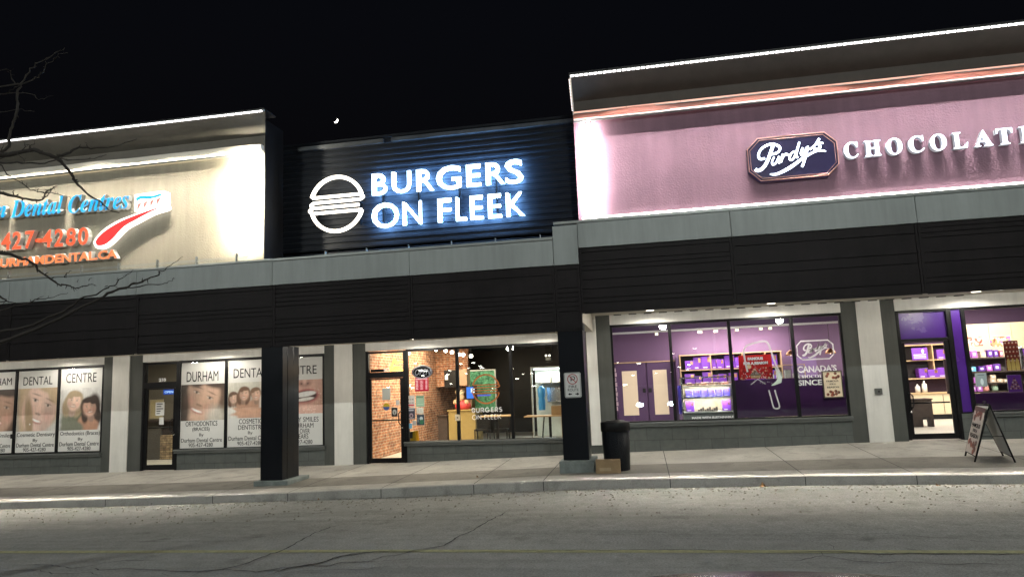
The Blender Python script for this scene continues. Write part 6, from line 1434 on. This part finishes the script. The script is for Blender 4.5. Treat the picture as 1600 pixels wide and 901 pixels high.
# canopy LED runs
for i in range(4): area('canopy_led_light', (-15.9+2.05*i, 14.385, 6.53), (-8, 0, 0), 2.0, .03, 150, (1,.91,.76), 44)
for i in range(6): area('canopy_led_light', (.1+2.35*i, 14.385, 6.50), (-8, 0, 0), 2.3, .03, 165, (1,.90,.76), 44)
for i in range(5): area('wall_graze', (-16.6+1.72*i, 14.385, 6.52), (12,0,0), 1.7, .02, 34, (1,.93,.80), 46)
for i in range(6): area('wall_graze', (-.2+1.72*i, 14.385, 6.49), (12,0,0), 1.7, .02, 32, (1,.93,.90), 46)
area('upright_glow', (-8.95, 14.72, 4.67), (90, 0, 0), .05, 2.0, 420, (1,.90,.70), 180)
area('upright_glow', (-.84, 14.84, 4.6), (90, 0, 0), .04, 2.0, 130, (1,.90,.86), 180)
# soffit downlights
for x, z in [(-19,1.2),(-15.4,1.2),(-10.9,1.2),(-5.35,1.2),(-2.35,1.2)]: 
    spot('soffit_downlight', (x, 16.35, z-.03), (x, 16.4, -2), 80, (1,.93,.80), 172, .35, .06)
for x in (.25, 2.9, 7.05, 10.5): spot('soffit_downlight', (x, 16.35, 1.54), (x, 16.4, -2), 88, (1,.95,.84), 172, .35, .06)
for i, (x, z) in enumerate([(-21,1.2),(-17.6,1.2),(-13.3,1.2),(-9.9,1.2),(-6.6,1.2),(-3.6,1.2),(.6,1.57),(3.6,1.57),(6.8,1.57),(10,1.57)]):  # added fill lights with unseen fixtures, lifting the lintel and pilasters
    l = bpy.data.lights.new('walkway_fill', 'POINT'); l.energy = 62; l.color = (1,.94,.84); l.shadow_soft_size = .10
    o = bpy.data.objects.new('walkway_fill', l); C.objects.link(o); o.location = (x, 14.75, z-.16)
    t = thing('added_fill_light', (x, 14.75, z-.25), ORD[i]+' round added fill light from the left, unseen behind the slatted fascia', 'fill light', 'added fill lights behind the fascia')
    MB().lathe(x, 14.75, [(.11,z-.05),(.11,z-.001)], 18).build('base', m_cop, t)
    MB().lathe(x, 14.75, [(.05,z-.105),(.095,z-.09),(.10,z-.052)], 18).build('diffuser', e_track, t)
ft = [(-19,1.2),(-15.4,1.2),(-10.9,1.2),(-5.35,1.2),(-2.35,1.2),(.25,1.57),(2.9,1.57),(7.05,1.57),(10.5,1.57)]
for i, (x, z) in enumerate(ft):
    MB().lathe(x, 16.35, [(.09,z-.006),(.09,z+.004),(.07,z+.02)], 18).build('downlight', e_track, label=ORD[i]+' round downlight from the left, set into the soffit over the pavement', category='downlight', group='downlights in the soffit')
# car park lamps
for x in (-21, 4, 30): 
    spot('car_park_light', (x, -6.1, 9.80), (x, 8, -2), 7200, (.95,1,.95), 150, .4, .18)
# headlights
for sgn in (-1, 1): spot('headlight_beam', (CX+sgn*.66, 3.08, -1.04), (CX+sgn*.66+.1, 17, -1.0), 420, (.78,.90,1), 34, 1, .05)
# shop interiors
area('burger_ceiling_light', (-5.9, 20.3, 1.45), (0,0,0), 1.6, 4, 420, (1,.82,.58)); area('burger_front_light', (-6.2, 17.9, 1.4), (0,-35,0), .6, .8, 90, (1,.80,.55))
area('kitchen_light', (-3.0, 24.1, .45), (0,0,0), 1.2, .4, 60, (.9,1,1))
area('chocolate_ceiling_light', (2, 22.3, 1.9), (0,0,0), 5.5, 3, 240, (1,.84,.80)); area('chocolate_ceiling_light', (9.3, 22, 1.9), (0,0,0), 4, 3.4, 480, (1,.88,.74))
area('shelf_wash', (9.0, 18.2, 1.7), (35,0,0), 3, .3, 240, (1,.88,.76)); area('case_light', (1.6, 18.9, 1.2), (0,0,0), 1.4, .3, 60, (1,.9,.85)); area('case_front_fill', (1.6, 18.0, 1.1), (38,0,0), 1.2, .1, 60, (1,.93,.88), 120); area('case_glow', (1.6, 18.66, -.03), (35,0,0), 1.15, .05, 20, (1,.92,.85)); area('case_shelf_fill', (1.6, 18.64, -.226), (35,0,0), 1.15, .03, 26, (1,.92,.88)); area('case_shelf_fill', (1.6, 18.64, -.526), (35,0,0), 1.15, .03, 26, (1,.92,.88))  # case front and shelf lights are added fill to brighten the display
area('window_head_fill', (1.9, 17.25, 1.20), (38,0,0), 5.0, .05, 70, (1,.93,.9), 160); area('window_head_fill', (8.4, 17.15, 1.18), (30,0,0), 2.6, .05, 34, (1,.93,.9), 160)  # added fill strips that brighten the red poster and window goods
area('wall_wash', (3, 24.0, 1.2), (60,0,0), 3.2, .1, 90, (1,.80,.76), 140)
area('dental_ceiling_light', (-13.6, 19.5, 1.4), (0,0,0), 2.6, 3, 130, (1,.86,.66)); area('dental_window_light', (-12, 18.3, 1.35), (0,0,0), 14, .6, 110, (1,.92,.8))

# ---------------------------------------------------------------- sky, camera, view
w = bpy.data.worlds.new('World'); bpy.context.scene.world = w; w.use_nodes = True
nt = w.node_tree; bg = nt.nodes['Background']
sky = nt.nodes.new('ShaderNodeTexSky'); sky.sky_type = 'NISHITA'; sky.sun_disc = False; sky.sun_elevation = math.radians(-4); sky.sun_rotation = math.radians(160); sky.altitude = 0
mixn = nt.nodes.new('ShaderNodeMix'); mixn.data_type = 'RGBA'; mixn.blend_type = 'MIX'; mixn.inputs[0].default_value = .12
mixn.inputs[6].default_value = (.0007,.0010,.0019,1); nt.links.new(sky.outputs[0], mixn.inputs[7])
nt.links.new(mixn.outputs[2], bg.inputs[0]); bg.inputs[1].default_value = 1.0
cam = bpy.data.cameras.new('camera'); co = bpy.data.objects.new('camera', cam); C.objects.link(co)
Mx = ((.98250436,.18194258,-.03977537),(-.17506147,.97510295,.13611653),(.06355047,-.12677195,.98989404))
right, fwd, up = Vector(Mx[0]), Vector(Mx[1]), Vector(Mx[2])
co.matrix_world = Matrix(((right.x, up.x, -fwd.x, 0),(right.y, up.y, -fwd.y, 0),(right.z, up.z, -fwd.z, 0),(0,0,0,1)))
cam.sensor_width = 36; cam.lens = 1100/1600*36; cam.clip_start = .05; cam.clip_end = 2000
sc = bpy.context.scene; sc.camera = co
sc.view_settings.view_transform = 'Standard'; sc.view_settings.look = 'None'; sc.view_settings.exposure = 0; sc.view_settings.gamma = 1
sc.render.engine = 'CYCLES'; cy = sc.cycles
cy.use_denoising = True; cy.use_adaptive_sampling = True; cy.adaptive_threshold = .02; cy.max_bounces = 7; cy.transparent_max_bounces = 16; cy.diffuse_bounces = 3; cy.glossy_bounces = 4
cy.sample_clamp_indirect = 4; cy.caustics_reflective = False; cy.caustics_refractive = False; cy.use_light_tree = True
